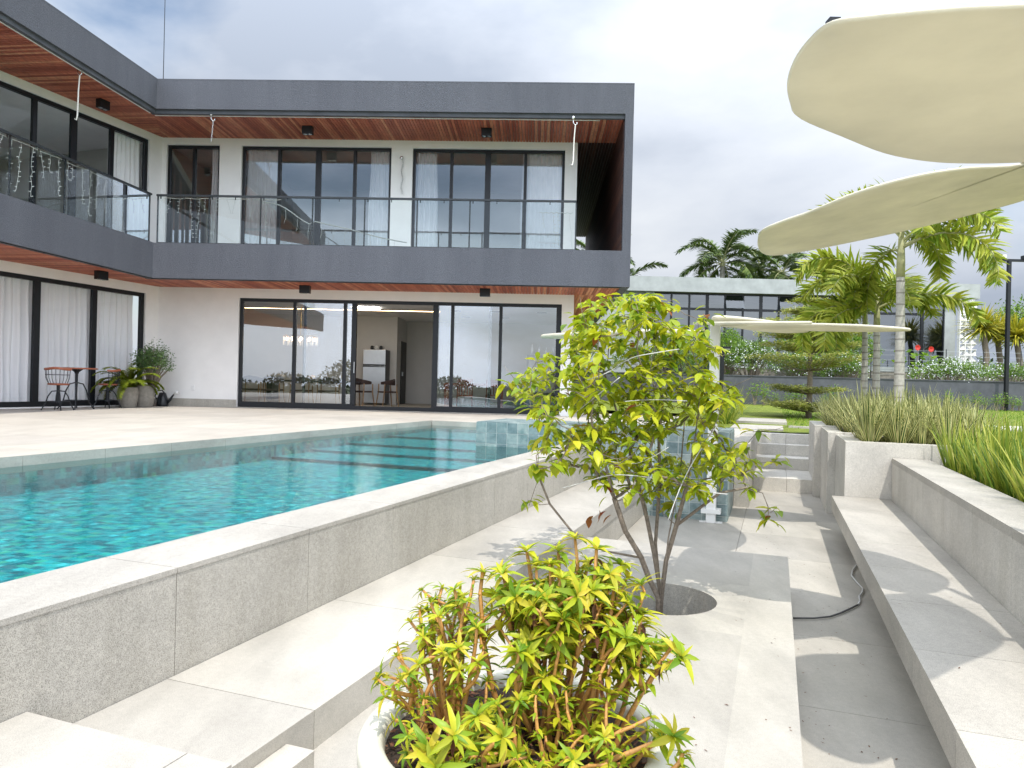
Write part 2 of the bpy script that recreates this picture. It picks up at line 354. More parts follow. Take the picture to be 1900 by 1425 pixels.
    def build(s, name, mats, parent=None, smooth=False, recalc=True, bevel=0):
        me = bpy.data.meshes.new(name); me.from_pydata([tuple(v) for v in s.v], [], s.f)
        if not isinstance(mats, (list, tuple)): mats = [mats]
        for m in mats: me.materials.append(MATS[m])
        if len(mats) > 1: me.polygons.foreach_set('material_index', s.m)
        at_ = me.attributes.new('rim', 'FLOAT', 'POINT'); at_.data.foreach_set('value', s.a)
        if recalc:
            bm = bmesh.new(); bm.from_mesh(me); bmesh.ops.recalc_face_normals(bm, faces=bm.faces)
            if bevel: bmesh.ops.bevel(bm, geom=[e for e in bm.edges if len(e.link_faces)==2 and e.calc_face_angle(0)>.6], offset=bevel, segments=2, affect='EDGES', profile=.6)
            bm.to_mesh(me); bm.free()
        if smooth: me.polygons.foreach_set('use_smooth', [True]*len(me.polygons))
        me.update()
        o = bpy.data.objects.new(name, me); scene.collection.objects.link(o)
        if parent is not None: o.parent = parent
        return o
def tag(o, label=None, cat=None, group=None, kind=None):
    if label: o['label'] = label
    if cat: o['category'] = cat
    if group: o['group'] = group
    if kind: o['kind'] = kind
    return o
def thing(name, label, cat, group=None, loc=(0,0,0), rz=0):
    o = bpy.data.objects.new(name, None); scene.collection.objects.link(o); o.location = loc; o.rotation_euler = (0,0,rz); o.empty_display_size = .1
    return tag(o, label, cat, group)
def dup(root, loc, rz, label=None, scale=None):
    r = root.copy(); scene.collection.objects.link(r); r.location = loc; r.rotation_euler = (0,0,rz)
    if scale: r.scale = scale
    if label: r['label'] = label
    for ch in list(root.children):
        c = ch.copy(); scene.collection.objects.link(c); c.parent = r
        for g in ch.children:
            d = g.copy(); scene.collection.objects.link(d); d.parent = c
    return r
def struct(name, mb, mat, **k): return tag(mb.build(name, mat, **k), kind='structure')
def tiles(mb, T, a0, a1, cuts, c0, c1, gap=.004, core=True):
    """slabs along b, cut at cuts, thin open joints with a recessed core (material 1)"""
    for i in range(len(cuts)-1):
        mb.mi = 0; mb.box(T, a0, a1, cuts[i]+gap/2, cuts[i+1]-gap/2, c0, c1)
    if core:
        mb.mi = 1; mb.box(T, a0+.006, a1-.006, cuts[0]+.006, cuts[-1]-.006, c0+.006, c1-.006)
def rng(a, b, n): return [a+(b-a)*i/n for i in range(n+1)]
def frange(a, b, st):
    r = []
    while a < b-1e-6: r.append(a); a += st
    return r+[b]
def smooth_loop(pts, k=5):
    n = len(pts); out = []
    for i in range(n):
        p0, p1, p2, p3 = [Vector(pts[(i+j-1) % n]) for j in range(4)]
        for q in range(k):
            t = q/k
            out.append(.5*((2*p1)+(p2-p0)*t+(2*p0-5*p1+4*p2-p3)*t*t+(3*p1-p0-3*p2+p3)*t**3))
    return out
rd = random.Random(7)
def rvec(r=rd):
    while True:
        v = Vector((r.uniform(-1,1), r.uniform(-1,1), r.uniform(-1,1)))
        if .05 < v.length < 1: return v.normalized()
# ================================================================== SETTING
def spamat():
    nt = MATS['spa_tile'].node_tree; b = nt.nodes['Principled BSDF']
    for n in [n for n in nt.nodes if n.type == 'TEX_VORONOI']: nt.nodes.remove(n)
    r = [n for n in nt.nodes if n.type == 'VALTORGB'][0]; g = nt.nodes.new('ShaderNodeNewGeometry')
    nt.links.new(g.outputs['Random Per Island'], r.inputs[0]); b.inputs['Roughness'].default_value = .4
spamat()
def lawn_z(y): return -.04+.30*min(1, max(0, (y-15.5)/12.5))
mb = MB()                                                     # far ground to the horizon
mb.add([(-600,-300,-2.2),(900,-300,-2.2),(900,1200,-2.2),(-600,1200,-2.2)], [(0,1,2,3)])
struct('ground', mb, 'ground_far', recalc=False)
mb = MB()                                                     # lawn: rises gently to the garden wall
vg = [-9,-4,-2.33,-.36,3.2,8,16,30,60]; ug = [15.62,18,20,21,22,24,26,28,30,34]
for i in range(len(vg)-1):
    for j in range(len(ug)-1):
        if vg[i] < -2.4 and ug[j] < 21: continue
        q = [P(vg[i],ug[j],0),P(vg[i+1],ug[j],0),P(vg[i+1],ug[j+1],0),P(vg[i],ug[j+1],0)]
        mb.add([(x,y,lawn_z(y)) for x,y,_ in q], [(0,1,2,3)])
mb.add([P(3.2,-12,-.05),P(60,-12,-.05),P(60,15.9,-.05),P(3.2,15.9,-.05)], [(0,1,2,3)])
mb.add([P(2.4,9.6,-.05),P(3.2,9.6,-.05),P(3.2,15.9,-.05),P(2.4,15.9,-.05)], [(0,1,2,3)])
struct('lawn', mb, 'lawn', recalc=False)
# grass tufts standing on the visible lawn
mb = MB(); r2 = random.Random(3)
for i in range(9000):
    px = r2.uniform(1330, 1900); Y = 15.8+12*r2.random()**.8; q = at(px, 760, Y)
    if q.x*CB-q.y*SB < .2 or (10.5 < q.x < 60 and 16.6 < q.y < 19.6): continue
    z = lawn_z(Y); h = r2.uniform(.03,.08)
    d = Vector((r2.uniform(-.6,.6), r2.uniform(-.6,.6), 1)); mb.leaf4((q.x,q.y,z-.01), d, (r2.uniform(-1,1),1,0), h, .02)
tag(mb.build('grass', 'leaf_hedge', recalc=False), kind='stuff')
mb = MB()                                                     # terrace behind the garden wall
mb.add([(1.5,28.2,1.22),(120,28.2,1.22),(120,300,1.4),(1.5,300,1.4)], [(0,1,2,3)])
struct('terrace', mb, 'ground_far', recalc=False)
mb = MB(); mb.box(W, 10.6, 60, 16.7, 19.5, -.2, .035)
struct('path', mb, 'path')
mb = MB()
for (a0,a1,b0,b1,z) in ((-.9,.16,15.9,17.6,.0),(-.9,.26,18.2,20.4,.055),(.28,2.2,17.2,17.4,.02)): mb.box(P, a0,a1,b0,b1,-.2,z)
struct('stepping_slabs', mb, 'stone')
# deck round the pool
mb = MB()
def deck(v0, v1, u0, u1):
    vv = frange(v0, v1, 1.21); uu = frange(u0, u1, 1.21)
    for i in range(len(vv)-1):
        for j in range(len(uu)-1): mb.mi = 0; mb.box(P, vv[i]+.002, vv[i+1]-.002, uu[j]+.002, uu[j+1]-.002, -.03, 0)
    mb.mi = 1; mb.box(P, v0+.004, v1-.004, u0+.004, u1-.004, -.30, -.006)
deck(-32, -6.8, -8, 13.6); deck(-32, -2.33, 13.604, 21); deck(-2.33+.004, -.36, 13.604, 15.6); deck(-2.33+.004, -.55, 11.0, 13.6)
struct('pool_deck', mb, ['deck', 'joint'])
# pool
U0 = -6
mb = MB(); mb.mi = 0
mb.box(P, -6.8,-2.74, U0,13.6, -.7,-.37)
for (a0,a1,b0,b1) in ((-6.84,-6.8,U0,13.6),(-2.74,-2.70,U0,9.6),(-2.74,-2.70,10.9,13.6),(-6.8,-2.74,13.6,13.64),(-6.8,-2.74,U0-.04,U0)): mb.box(P, a0,a1,b0,b1,-1.2,-.14)
for k,(u,z) in enumerate(((8.5,-.325),(9.4,-.29),(10.4,-.255),(11.8,-.22))):
    mb.mi = 0; mb.box(P, -6.79,-2.75, u, 13.59, -.365, z)
    mb.mi = 1; mb.box(P, -6.79,-2.75, u-.008, u+.035, z-.03, z+.004)
struct('pool_basin', mb, ['pool_floor', 'pool_edge'])
mb = MB()
cuts = frange(-6, 13.6, .905)
for i in range(len(cuts)-1): mb.mi = 0; mb.box(P, -6.84,-6.797, cuts[i]+.002, cuts[i+1]-.002, -.16, -.002)
for i in range(5): mb.box(P, -6.79+i*.81+.002, -6.79+(i+1)*.81-.002, 13.597,13.64, -.16,-.002)
struct('pool_rim', mb, ['stone_floor'])
mb = MB(); mb.add([P(-6.797,U0,-.10),P(-2.738,U0,-.10),P(-2.738,13.6,-.10),P(-6.797,13.6,-.10)], [(0,1,2,3)])
struct('pool_water', mb, 'water', recalc=False)
# pool wall with coping (sunken side)
t = thing('pool_wall', 'long low stone-clad wall along the near side of the turquoise pool', 'wall')
cuts = [2.335+.905*k for k in range(-9, 8)]+[9.59]
mb = MB(); tiles(mb, P, -2.74, -2.33, cuts, -.022, 0); mb.build('coping', ['stone', 'joint'], t)
mb = MB(); tiles(mb, P, -2.72, -2.334, cuts, -.6, -.0225); mb.build('wall_face', ['stone_wall', 'joint'], t)
# sunken terrace
mb = MB(); tiles(mb, P, -2.33, -1.61, [2.295+1.2*k for k in range(-5, 7)], -.62, -.45); mb.mi = 2; mb.box(P, -1.66,-1.622, -3, 9.58, -.95,-.621)
struct('terrace_step', mb, ['stone_floor', 'joint', 'stone_wall'])
mb = MB()
mb.mi = 0; mb.box(P, -2.329,-1.642, -3,1.70, -.449,-.335); mb.box(P, -1.638,-1.475, -3,1.70, -.6,-.335)
mb.box(P, -1.608,-1.49, -3,2.13, -.598,-.50)
struct('side_steps', mb, 'stone_floor')
mb = MB()                                                     # platform with a round tree hole
hc, hr, hb = (-.70, 4.85), .37, .55
N = 48
for k in range(N):
    a0, a1 = 2*math.pi*k/N, 2*math.pi*(k+1)/N
    def sq(a):
        c, s = math.cos(a), math.sin(a); m = max(abs(c), abs(s)); return (hc[0]+hb*c/m, hc[1]+hb*s/m)
    def ci(a): return (hc[0]+hr*math.cos(a), hc[1]+hr*math.sin(a))
    p, q, r, s_ = sq(a0), sq(a1), ci(a1), ci(a0)
    mb.mi = 0; mb.add([P(*p,-.6),P(*q,-.6),P(*r,-.6),P(*s_,-.6)], [(0,1,2,3)])
    mb.mi = 1; mb.add([P(*s_,-.6),P(*r,-.6),P(*r,-1.0),P(*s_,-1.0)], [(0,1,2,3)])
mb.mi = 0
for (a0,a1,b0,b1) in ((-1.62,hc[0]-hb,-3,6.5),(hc[0]+hb,.126,-3,6.5),(hc[0]-hb,hc[0]+hb,-3,hc[1]-hb),(hc[0]-hb,hc[0]+hb,hc[1]+hb,6.5)):
    mb.add([P(a0,b0,-.6),P(a1,b0,-.6),P(a1,b1,-.6),P(a0,b1,-.6)], [(0,1,2,3)])
mb.mi = 1
mb.add([P(.126,-3,-.6),P(.126,6.5,-.6),P(.126,6.5,-.95),P(.126,-3,-.95)], [(0,1,2,3)])
mb.add([P(-1.62,6.5,-.6),P(.126,6.5,-.6),P(.126,6.5,-.95),P(-1.62,6.5,-.95)], [(0,1,2,3)])
struct('stone_platform', mb, ['stone_floor', 'stone_wall'], recalc=False)
mb = MB(); mb.lathe(lambda x,y,z: P(hc[0]+x,hc[1]+y,z), [(.001,-.80),(.2,-.81),(hr+.01,-.83)], 32)
struct('tree_pit_soil', mb, 'soil')
mb = MB()
vv = [-1.62,-.36,.85,1.35]
for i in range(3): tiles(mb, P, vv[i]+.002, vv[i+1]-.002, frange(-3, 13, 1.2), -1.0, -.9)
struct('lower_floor', mb, ['stone_floor', 'joint'])
# stairs to the garden
mb = MB()
for k,(u,z,u1) in enumerate(((12.9,-.67,14.39),(14.4,-.46,14.99),(15.0,-.25,15.34),(15.35,-.06,17.2))):
    for a0,a1 in ((-.33,.2),(.204,.72)): mb.box(P, a0, a1, u, u1, -1.0, z)
o = mb.build('garden_stairs', 'stone_lit'); tag(o, 'short flight of pale stone steps climbing to the garden beside the planter', 'stairs')
mb = MB(); mb.box(P, -.55,-.335, 10.95,15.6, -1.0, .02)
tag(mb.build('stair_side_wall', 'stone'), 'plain stone wall closing the left side of the garden steps', 'wall')
# stone bench and the wall behind it
t = thing('stone_bench', 'long floating stone bench in front of the raised planting strip', 'bench')
mb = MB(); tiles(mb, P, .66, 1.299, frange(-3.2, 9.49, .9), -.62, -.45); mb.build('seat', ['stone', 'joint'], t)
mb = MB(); mb.box(P, .95, 1.29, -3, 9.4, -.9, -.62); mb.build('support', 'stone_wall', t)
t = thing('planting_wall', 'low stone wall behind the bench holding back the iris bed', 'wall')
mb = MB(); tiles(mb, P, 1.30, 1.69, frange(-3.2, 9.49, .9), -.02, .04); mb.build('coping', ['stone', 'joint'], t)
mb = MB(); tiles(mb, P, 1.302, 1.685, frange(-3.2, 9.49, .9), -.9, -.0205); mb.build('wall_face', ['stone_lit_wall', 'joint'], t)
mb = MB(); mb.add([P(1.68,-4,-.06),P(3.25,-4,-.045),P(3.25,9.6,-.045),P(1.68,9.6,-.06)], [(0,1,2,3)])
struct('planting_bed', mb, 'soil', recalc=False)
# three staggered planter boxes
for i,(v0,v1,u0,u1,z,lb) in enumerate(((.80,2.5,9.5,11.0,.21,'stone planter box nearest the bench, filled with striped grass'),
        (.70,2.5,11.004,12.6,.235,'middle stone planter box, set back behind the nearest one'),
        (.60,2.5,12.604,14.6,.255,'farthest stone planter box, next to the top of the garden steps'))):
    t = thing('planter_box', lb, 'planter', 'staggered stone planters')
    mb = MB(); mb.box(P, v0,v1,u0,u0+.2,-.9,z); mb.box(P, v0,v0+.2,u0+.2,u1,-.9,z); mb.box(P, v1-.2,v1,u0+.2,u1,-.9,z); mb.box(P, v0+.2,v1-.2,u1-.2,u1,-.9,z)
    mb.build('box', 'stone_lit', t)
    mb = MB(); mb.box(P, v0+.2,v1-.2,u0+.2,u1-.2,-.2,z-.05); mb.build('soil', 'soil', t)
# tiled overflow block at the end of the pool
t = thing('tiled_spa', 'raised overflow block clad in grey-green square tiles at the pool end', 'spa')
v0,v1,u0,u1,zt = -4.08,-.55,9.6,10.92,.25
mb = MB(); mb.box(P, v0+.008,v1-.008,u0+.008,u1-.008,-1.5,zt-.008); mb.build('core', 'grout', t)
mb = MB(); ts = .155; nv = int((v1-v0)/ts); nu = int((u1-u0)/ts); tv = (v1-v0)/nv; tu = (u1-u0)/nu; g = .0055
for i in range(nv):
    for k in range(9): mb.box(P, v0+i*tv+g, v0+(i+1)*tv-g, u0, u0+.02, zt-(k+1)*ts+g, zt-k*ts-g)
    for j in range(nu): mb.box(P, v0+i*tv+g, v0+(i+1)*tv-g, u0+.02+j*(tu-.015)+g, u0+.02+(j+1)*(tu-.015)-g, zt-.015, zt)
for j in range(nu):
    for k in range(9):
        mb.box(P, v1-.02, v1, u0+.024+j*(tu-.015)+g, u0+.024+(j+1)*(tu-.015)-g, zt-.02-(k+1)*ts+g, zt-.02-k*ts-g)
        mb.box(P, v0, v0+.02, u0+.024+j*(tu-.015)+g, u0+.024+(j+1)*(tu-.015)-g, zt-.02-(k+1)*ts+g, zt-.02-k*ts-g)
mb.build('cladding', 'spa_tile', t)
# ================================================================== HOUSE
house = thing('house', 'two-storey modern house with charcoal bands, timber soffits and glass balcony', 'house')
def clip(poly, a, b):           # keep the part of convex poly left of a->b
    out = []; n = len(poly)
    sd = lambda p: (b[0]-a[0])*(p[1]-a[1])-(b[1]-a[1])*(p[0]-a[0])
    for i in range(n):
        p, q = poly[i], poly[(i+1)%n]; sp, sq_ = sd(p), sd(q)
        if sp >= 0: out.append(p)
        if (sp > 0 > sq_) or (sp < 0 < sq_):
            t = sp/(sp-sq_); out.append((p[0]+(q[0]-p[0])*t, p[1]+(q[1]-p[1])*t))
    return out
def slats(mb, poly, origin, dir_, n0, n1, wd, gap, z0, z1):
    dx, dy = dir_; nx, ny = -dy, dx
    for k in range(n0, n1):
        c = k*(wd+gap)
        def line(o): 
            p = (origin[0]+nx*o, origin[1]+ny*o); return p, (p[0]+dx, p[1]+dy)
        a, b = line(c); q = clip(poly, a, b)
        if len(q) < 3: continue
        a, b = line(c+wd); q = clip(q, b, a)
        if len(q) < 3: continue
        ar = abs(sum(q[i][0]*q[(i+1)%len(q)][1]-q[(i+1)%len(q)][0]*q[i][1] for i in range(len(q))))
        if ar < 1e-3: continue
        mb.prism([(x,y,z0) for x,y in q], (0,0,z1-z0))
def xy(p): return (p[0], p[1])
def slab(name, poly, z0, z1, mat, parent=house):
    mb = MB(); mb.prism([(x,y,z0) for x,y in poly], (0,0,z1-z0)); return mb.build(name, mat, parent)
def wall(name, T, s0, s1, t0, t1, z0, z1, ops, mat, parent=house):
    mb = MB(); ss = sorted({s0,s1,*[o[0] for o in ops],*[o[1] for o in ops]})
    for i in range(len(ss)-1):
        m = (ss[i]+ss[i+1])/2; segs = [(z0,z1)]
        for (a,b,c,d) in ops:
            if a < m < b: segs = [(z0,c),(d,z1)]
        for (a,b) in segs:
            if b-a > .001: mb.box(T, ss[i], ss[i+1], t0, t1, a, b)
    bm_merge = mb.build(name, mat, parent)
    return bm_merge
# walls
wall('front_wall', H, 0, 11.165, -.2, 0, 0, 3.3, [(2.2,10.85,.0,2.95)], 'white_wall')
wall('front_wall', H, 0, 11.165, -.2, 0, 3.9, 7.3, [(.12,1.57,3.99,7.045),(2.17,6.22,3.99,7.04),(6.79,10.84,3.99,7.03)], 'white_wall')
wall('side_wall', H, 10.965, 11.165, -9, -.2, 0, 3.3, [], 'white_wall'); wall('side_wall', H, 10.965, 11.165, -12, -.2, 3.9, 7.3, [], 'white_wall')
wall('left_wall', L, .001, 12, -.2, 0, 0, 3.3, [(.42,8.2,.03,2.975)], 'white_wall')
wall('left_wall', L, .001, 12, -.2, 0, 3.9, 7.3, [(.42,8.0,3.99,7.03)], 'white_wall')
mb = MB()
for a,b in ((.02,1.1),(1.103,2.19)): mb.box(H, a, b, .002, .02, 0.001, .21)
mb.box(L, .02,.41, .002,.02, .001,.2); mb.build('skirting', 'stone_wall', house)
mb = MB(); mb.box(H, 2.2,10.85,-.2,.25,.0015,.02); mb.build('threshold', 'stone_wall', house)
# slabs, roof, bands
kc = xy(K(0,0,0)); p_in = xy(H(.83,1.70,0))
front_poly = [xy(C0), xy(H(.68,1.70,0)), xy(H(12.19,1.70,0)), xy(H(12.19,0,0))]
pass_poly = [xy(H(11.165,-.001,0)), xy(H(12.19,-.001,0)), xy(H(12.19,-12,0)), xy(H(11.165,-12,0))]
left_poly = [xy(C0), xy(L(12,0,0)), xy(K(13.5,-.15,0)), xy(H(.68,1.70,0))]
def ccw(p):
    a = sum(p[i][0]*p[(i+1)%len(p)][1]-p[(i+1)%len(p)][0]*p[i][1] for i in range(len(p)))
    return p if a > 0 else p[::-1]
front_poly, pass_poly, left_poly = ccw(front_poly), ccw(pass_poly), ccw(left_poly)
slab('balcony_floor', front_poly, 3.235, 3.93, 'concrete'); slab('balcony_floor', pass_poly, 3.235, 3.93, 'concrete'); slab('balcony_floor', left_poly, 3.236, 3.93, 'concrete')
slab('roof', front_poly, 7.262, 7.95, 'concrete'); slab('roof', pass_poly, 7.262, 7.95, 'concrete'); slab('roof', left_poly, 7.263, 7.95, 'concrete')
slab('roof', [xy(H(-.3,-12,0)),xy(H(11.16,-12,0)),xy(H(11.16,0,0)),xy(C0)], 7.301, 7.95, 'concrete')
slab('roof', [xy(L(0,0,0)),xy(L(12,0,0)),xy(L(12,-7,0)),xy(L(0,-7,0))], 7.302, 7.951, 'concrete')
hd = (-SF, -CF); kd = (CL, -SL); n_ = lambda d: (-d[1], d[0])
for z in (3.20, 7.225):
    mb = MB(); slats(mb, front_poly, xy(C0), hd, -20, 190, .068, .011, z, z+.022); mb.build('timber_soffit', 'wood_slat', house)
    mb = MB(); slats(mb, pass_poly, xy(C0), hd, -20, 190, .068, .011, z, z+.022); mb.build('timber_soffit', 'wood_shaded' if z > 5 else 'wood_slat', house)
    mb = MB(); slats(mb, left_poly, kc, kd, -190, 190, .068, .011, z, z+.022); mb.build('timber_soffit', 'wood_slat', house)
mb = MB(); mb.box(H, .6,12.39,1.705,1.85,3.18,4.04); mb.mi = 1; mb.box(H, .62,12.2,1.702,1.80,3.165,3.1795)
mb.build('balcony_band', ['charcoal','black_metal'], house)
mb = MB(); mb.box(H, .6,12.39,1.705,1.85,7.30,8.0); mb.mi = 1; mb.box(H, .66,12.19,1.70,1.79,7.205,7.299)
mb.build('roof_fascia', ['charcoal','grey_wall'], house)
mb = MB(); mb.box(K, -.16,14,-.15,0,3.181,4.043); mb.mi = 1; mb.box(K, -.05,14,-.15,-.05,3.166,3.18); mb.build('balcony_band', ['charcoal','black_metal'], house)
mb = MB(); mb.box(K, -.16,14,-.15,0,7.301,8.003); mb.mi = 1; mb.box(K, -.05,14,-.15,-.06,7.206,7.30); mb.build('roof_fascia', ['charcoal','grey_wall'], house)
mb = MB(); mb.box(H, 12.19,12.388,-12,1.7045,3.18,8.0); mb.box(H, 12.19,12.388,1.7045,1.849,4.0401,7.2999); mb.build('side_panel', 'charcoal', house)
mb = MB()
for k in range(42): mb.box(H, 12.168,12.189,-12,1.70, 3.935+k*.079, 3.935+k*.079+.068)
mb.build('timber_lining', 'wood_shaded', house)
mb = MB(); mb.box(H, .70,12.15,1.655,1.70,3.186,3.1995); mb.box(H, .70,11.6,1.66,1.68,7.19,7.2045); mb.box(K, .0,13.5,-.195,-.155,3.187,3.2); mb.box(K, .0,13.5,-.175,-.155,7.191,7.2055)
mb.build('light_strip', 'white_plastic', house)
mb = MB(); mb.box(H, .60,12.39,1.62,1.852,8.0005,8.03); mb.box(K, .0,14,-.2,.002,8.004,8.034); mb.build('roof_flashing', 'charcoal', house)
# rooms
mb = MB(); mb.box(H, 0,10.96,-8,-.2,-.1,.018); mb.build('room_floor', 'stone_floor', house)
mb = MB(); mb.box(H, .0,10.96,-8,-.2,2.985,3.2); mb.box(H, 0,10.96,-12,-.2,7.12,7.29); mb.build('ceiling', 'white_wall', house)
mb = MB(); mb.box(H, 0,10.96,-8,-.2,3.4,3.93); mb.build('upper_floor', 'oak', house)
mb = MB()
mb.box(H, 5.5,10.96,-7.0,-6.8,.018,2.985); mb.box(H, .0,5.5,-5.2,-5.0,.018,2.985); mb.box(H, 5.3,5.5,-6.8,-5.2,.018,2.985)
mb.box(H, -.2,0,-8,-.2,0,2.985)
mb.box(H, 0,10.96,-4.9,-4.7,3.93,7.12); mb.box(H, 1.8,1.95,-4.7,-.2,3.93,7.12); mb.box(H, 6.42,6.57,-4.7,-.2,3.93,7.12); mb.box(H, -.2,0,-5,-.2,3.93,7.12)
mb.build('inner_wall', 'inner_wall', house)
mb = MB(); mb.box(H, 5.5,5.53,-6.6,-5.7,.02,2.2); d_ = mb.build('inner_door', 'dark_door', house)
mb = MB(); mb.box(H, 5.531,5.57,-5.86,-5.82,1.0,1.14); mb.build('handle', 'steel', d_)
mb = MB(); mb.box(L, .0,12,-6,-.2,7.12,7.29); mb.box(L, .0,12,-6,-.2,3.4,3.93); mb.build('ceiling', 'white_wall', house)
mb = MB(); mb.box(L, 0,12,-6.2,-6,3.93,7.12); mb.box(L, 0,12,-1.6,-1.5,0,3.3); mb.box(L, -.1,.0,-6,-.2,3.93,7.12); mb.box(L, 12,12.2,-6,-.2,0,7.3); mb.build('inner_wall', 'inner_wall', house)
for s,t in ((7.6,-2.6),(8.8,-2.6),(7.7,-4.6),(9.0,-4.6),(10.2,-2.6)):
    mb = MB(); mb.box(H, s,s+.28,t-.06,t+.06,2.972,2.9845); mb.build('air_vent', 'dark_metal', house)
mb = MB(); mb.box(H, 4.75,5.5,-2.3,-1.95,2.955,2.9845); mb.build('ceiling_lamp', 'lamp_white', house)
mb = MB(); mb.box(H, .3,7.2,-3.03,-2.99,2.975,2.9845); mb.build('ceiling_light_strip', 'lamp_warm', house)
# windows: outer frame (mesh) with child panes
def window(T, s0, s1, z0, z1, mull, t, fw=.07, name='window', panes=None,  glassmat='window_glass', dep=.07):
    mb = MB(); mb.box(T, s0,s1,t-dep,t+dep*.4,z1-fw,z1); mb.box(T, s0,s1,t-dep,t+dep*.4,z0,z0+fw*1.2)
    for a,b in ((s0,s0+fw),(s1-fw,s1)): mb.box(T, a,b,t-dep*.95,t+dep*.35,z0+fw*1.2,z1-fw)
    for (m,wd,dt) in mull: mb.box(T, m-wd/2,m+wd/2,t-dep*.9+dt,t+dep*.3+dt,z0+fw*1.2,z1-fw)
    f = mb.build(name, 'black_metal', house)
    mb = MB(); xs = panes or (lambda e: [(e[i],e[i+1]) for i in range(len(e)-1)])([s0]+[m[0] for m in mull]+[s1])
    for i,(a,b) in enumerate(xs):
        tt = t-.012-.02*(i%2)
        mb.add([T(a,tt,z0+.02),T(b,tt,z0+.02),T(b,tt,z1-.02),T(a,tt,z1-.02)], [(0,1,2,3)])
    mb.build('pane', glassmat, f, recalc=False)
    return f
window(H, .12,1.57,3.99,7.045, [(.835,.075,0)], -.1)
window(H, 2.17,6.22,3.99,7.04, [(3.17,.08,0),(4.235,.15,0),(5.22,.08,0)], -.1)
window(H, 6.79,10.84,3.99,7.03, [(7.825,.08,0),(8.80,.15,0),(9.80,.08,0)], -.1)
window(L, .42,8.0,3.99,7.03, [(1.49,.10,0),(2.52,.15,0),(3.48,.10,0),(4.5,.12,0),(5.6,.1,0),(6.7,.1,0)], -.08, .09, glassmat='clear_glass')
window(L, .42,8.2,.03,2.975, [(1.87,.13,0),(3.32,.14,0),(4.8,.13,0),(6.4,.13,0)], -.08, .10, glassmat='clear_glass')
f = window(H, 2.2,10.85,.02,2.95, [(3.69,.085,0),(5.06,.09,0),(5.30,.13,-.03),(7.50,.15,-.03),(7.95,.085,0),(9.24,.085,0),(10.76,.09,0)], -.09, .085, 'sliding_door',
           panes=[(2.2,3.69),(3.69,5.06),(5.06,5.30),(3.95,5.25),(7.5,7.95),(7.95,9.24),(9.24,10.8),(7.6,9.0)])
for a_, b_ in ((2.28,5.3),(7.5,10.7)):
    m_ = 3.92 if a_ < 5 else 8.93
    mb = MB(); mb.box(H, m_,m_+.075,-.165,-.14,.17,2.86); mb.box(H, a_,b_,-.16,-.06,.104,.17); mb.build('sliding_leaf', 'black_metal', f)
mb = MB(); mb.box(H, 5.335,5.352,-.06,-.03,1.0,1.3); mb.build('handle', 'steel', f)
# glass balustrades
def balustrade(T, s0, s1, t, n, name='balustrade', z0=4.045, z1=5.19):
    mb = MB(); mb.box(T, s0-.02,s1,t-.028,t+.028,z1,z1+.045); r = mb.build('handrail', 'dark_metal', house)
    mb = MB()
    for k in range(n+1):
        s = s0+(s1-s0)*k/n; mb.box(T, s-.016,s+.016,t-.03,t-.008,z0,z1-.002)
        if k < n: mb.box(T, s+.06,s+.085,t-.02,t-.006,z1-.06,z1-.001); mb.box(T, s+(s1-s0)/n*.5,s+(s1-s0)/n*.5+.02,t-.02,t-.006,z1-.06,z1-.001)
    mb.box(T, s0,s1,t-.02,t+.014,z0-.003,z0+.022)
    mb.build('balustrade_post', 'dark_metal', r)
    mb = MB()
    for k in range(n):
        a, b = s0+(s1-s0)*k/n+.008, s0+(s1-s0)*(k+1)/n-.008
        mb.add([T(a,t,z0+.01),T(b,t,z0+.01),T(b,t,z1-.005),T(a,t,z1-.005)], [(0,1,2,3)])
    mb.build('glass_panel', 'rail_glass', r, recalc=False)
balustrade(H, .87, 11.08, 1.77, 8); balustrade(K, .03, 12.5, -.08, 9)
# sockets, sun blinds etc on the white wall
mb = MB(); mb.box(H, .95,1.04,.001,.014,.42,.56); mb.box(H, .975,1.015,.014,.02,.46,.52)
mb.build('wall_socket', 'white_plastic', house, bevel=.003)
# twin spotlights under the soffits
def spot(T, s, t, z, lb, rot):
    o = thing('ceiling_spotlight', lb, 'spotlight', 'twin spotlights under the soffits')
    mb = MB(); mb.box(T, s-.13,s+.13,t-.075,t+.075,z-.20,z); mb.build('housing', 'black_metal', o, bevel=.006)
    for k in (-1,1):
        mb = MB(); mb.lathe(lambda x,y,zz: T(s+.06*k+x,t+y,zz), [(.001,z-.2015),(.04,z-.2015),(.045,z-.2035),(.05,z-.2005)], 16); mb.build('lens', 'chrome', o)
def invH(p): dx, dy = p[0]-C0[0], p[1]-C0[1]; return dx*CF-dy*SF, -dx*SF-dy*CF
def invL(p): dx, dy = p[0]-C0[0], p[1]-C0[1]; return -dx*SB-dy*CB, dx*CB-dy*SB
for T, inv, px, py, z, lb in ((H,invH,571,242,7.225,'black twin spotlight under the upper soffit above the middle bedroom window'),
    (H,invH,903,246,7.225,'black twin spotlight under the upper soffit above the right-hand bedroom window'),
    (H,invH,566,537,3.20,'black box spotlight under the lower soffit above the left end of the sliding doors'),
    (H,invH,900,543,3.20,'black box spotlight under the lower soffit above the right-hand sliding doors'),
    (L,invL,191,194,7.225,'black twin spotlight under the upper soffit of the left wing'),
    (L,invL,188,511,3.20,'black box spotlight under the lower soffit of the left wing')):
    s_, t_ = inv(onz(px, py, z-.1)); spot(T, s_, t_, z, lb, 0)
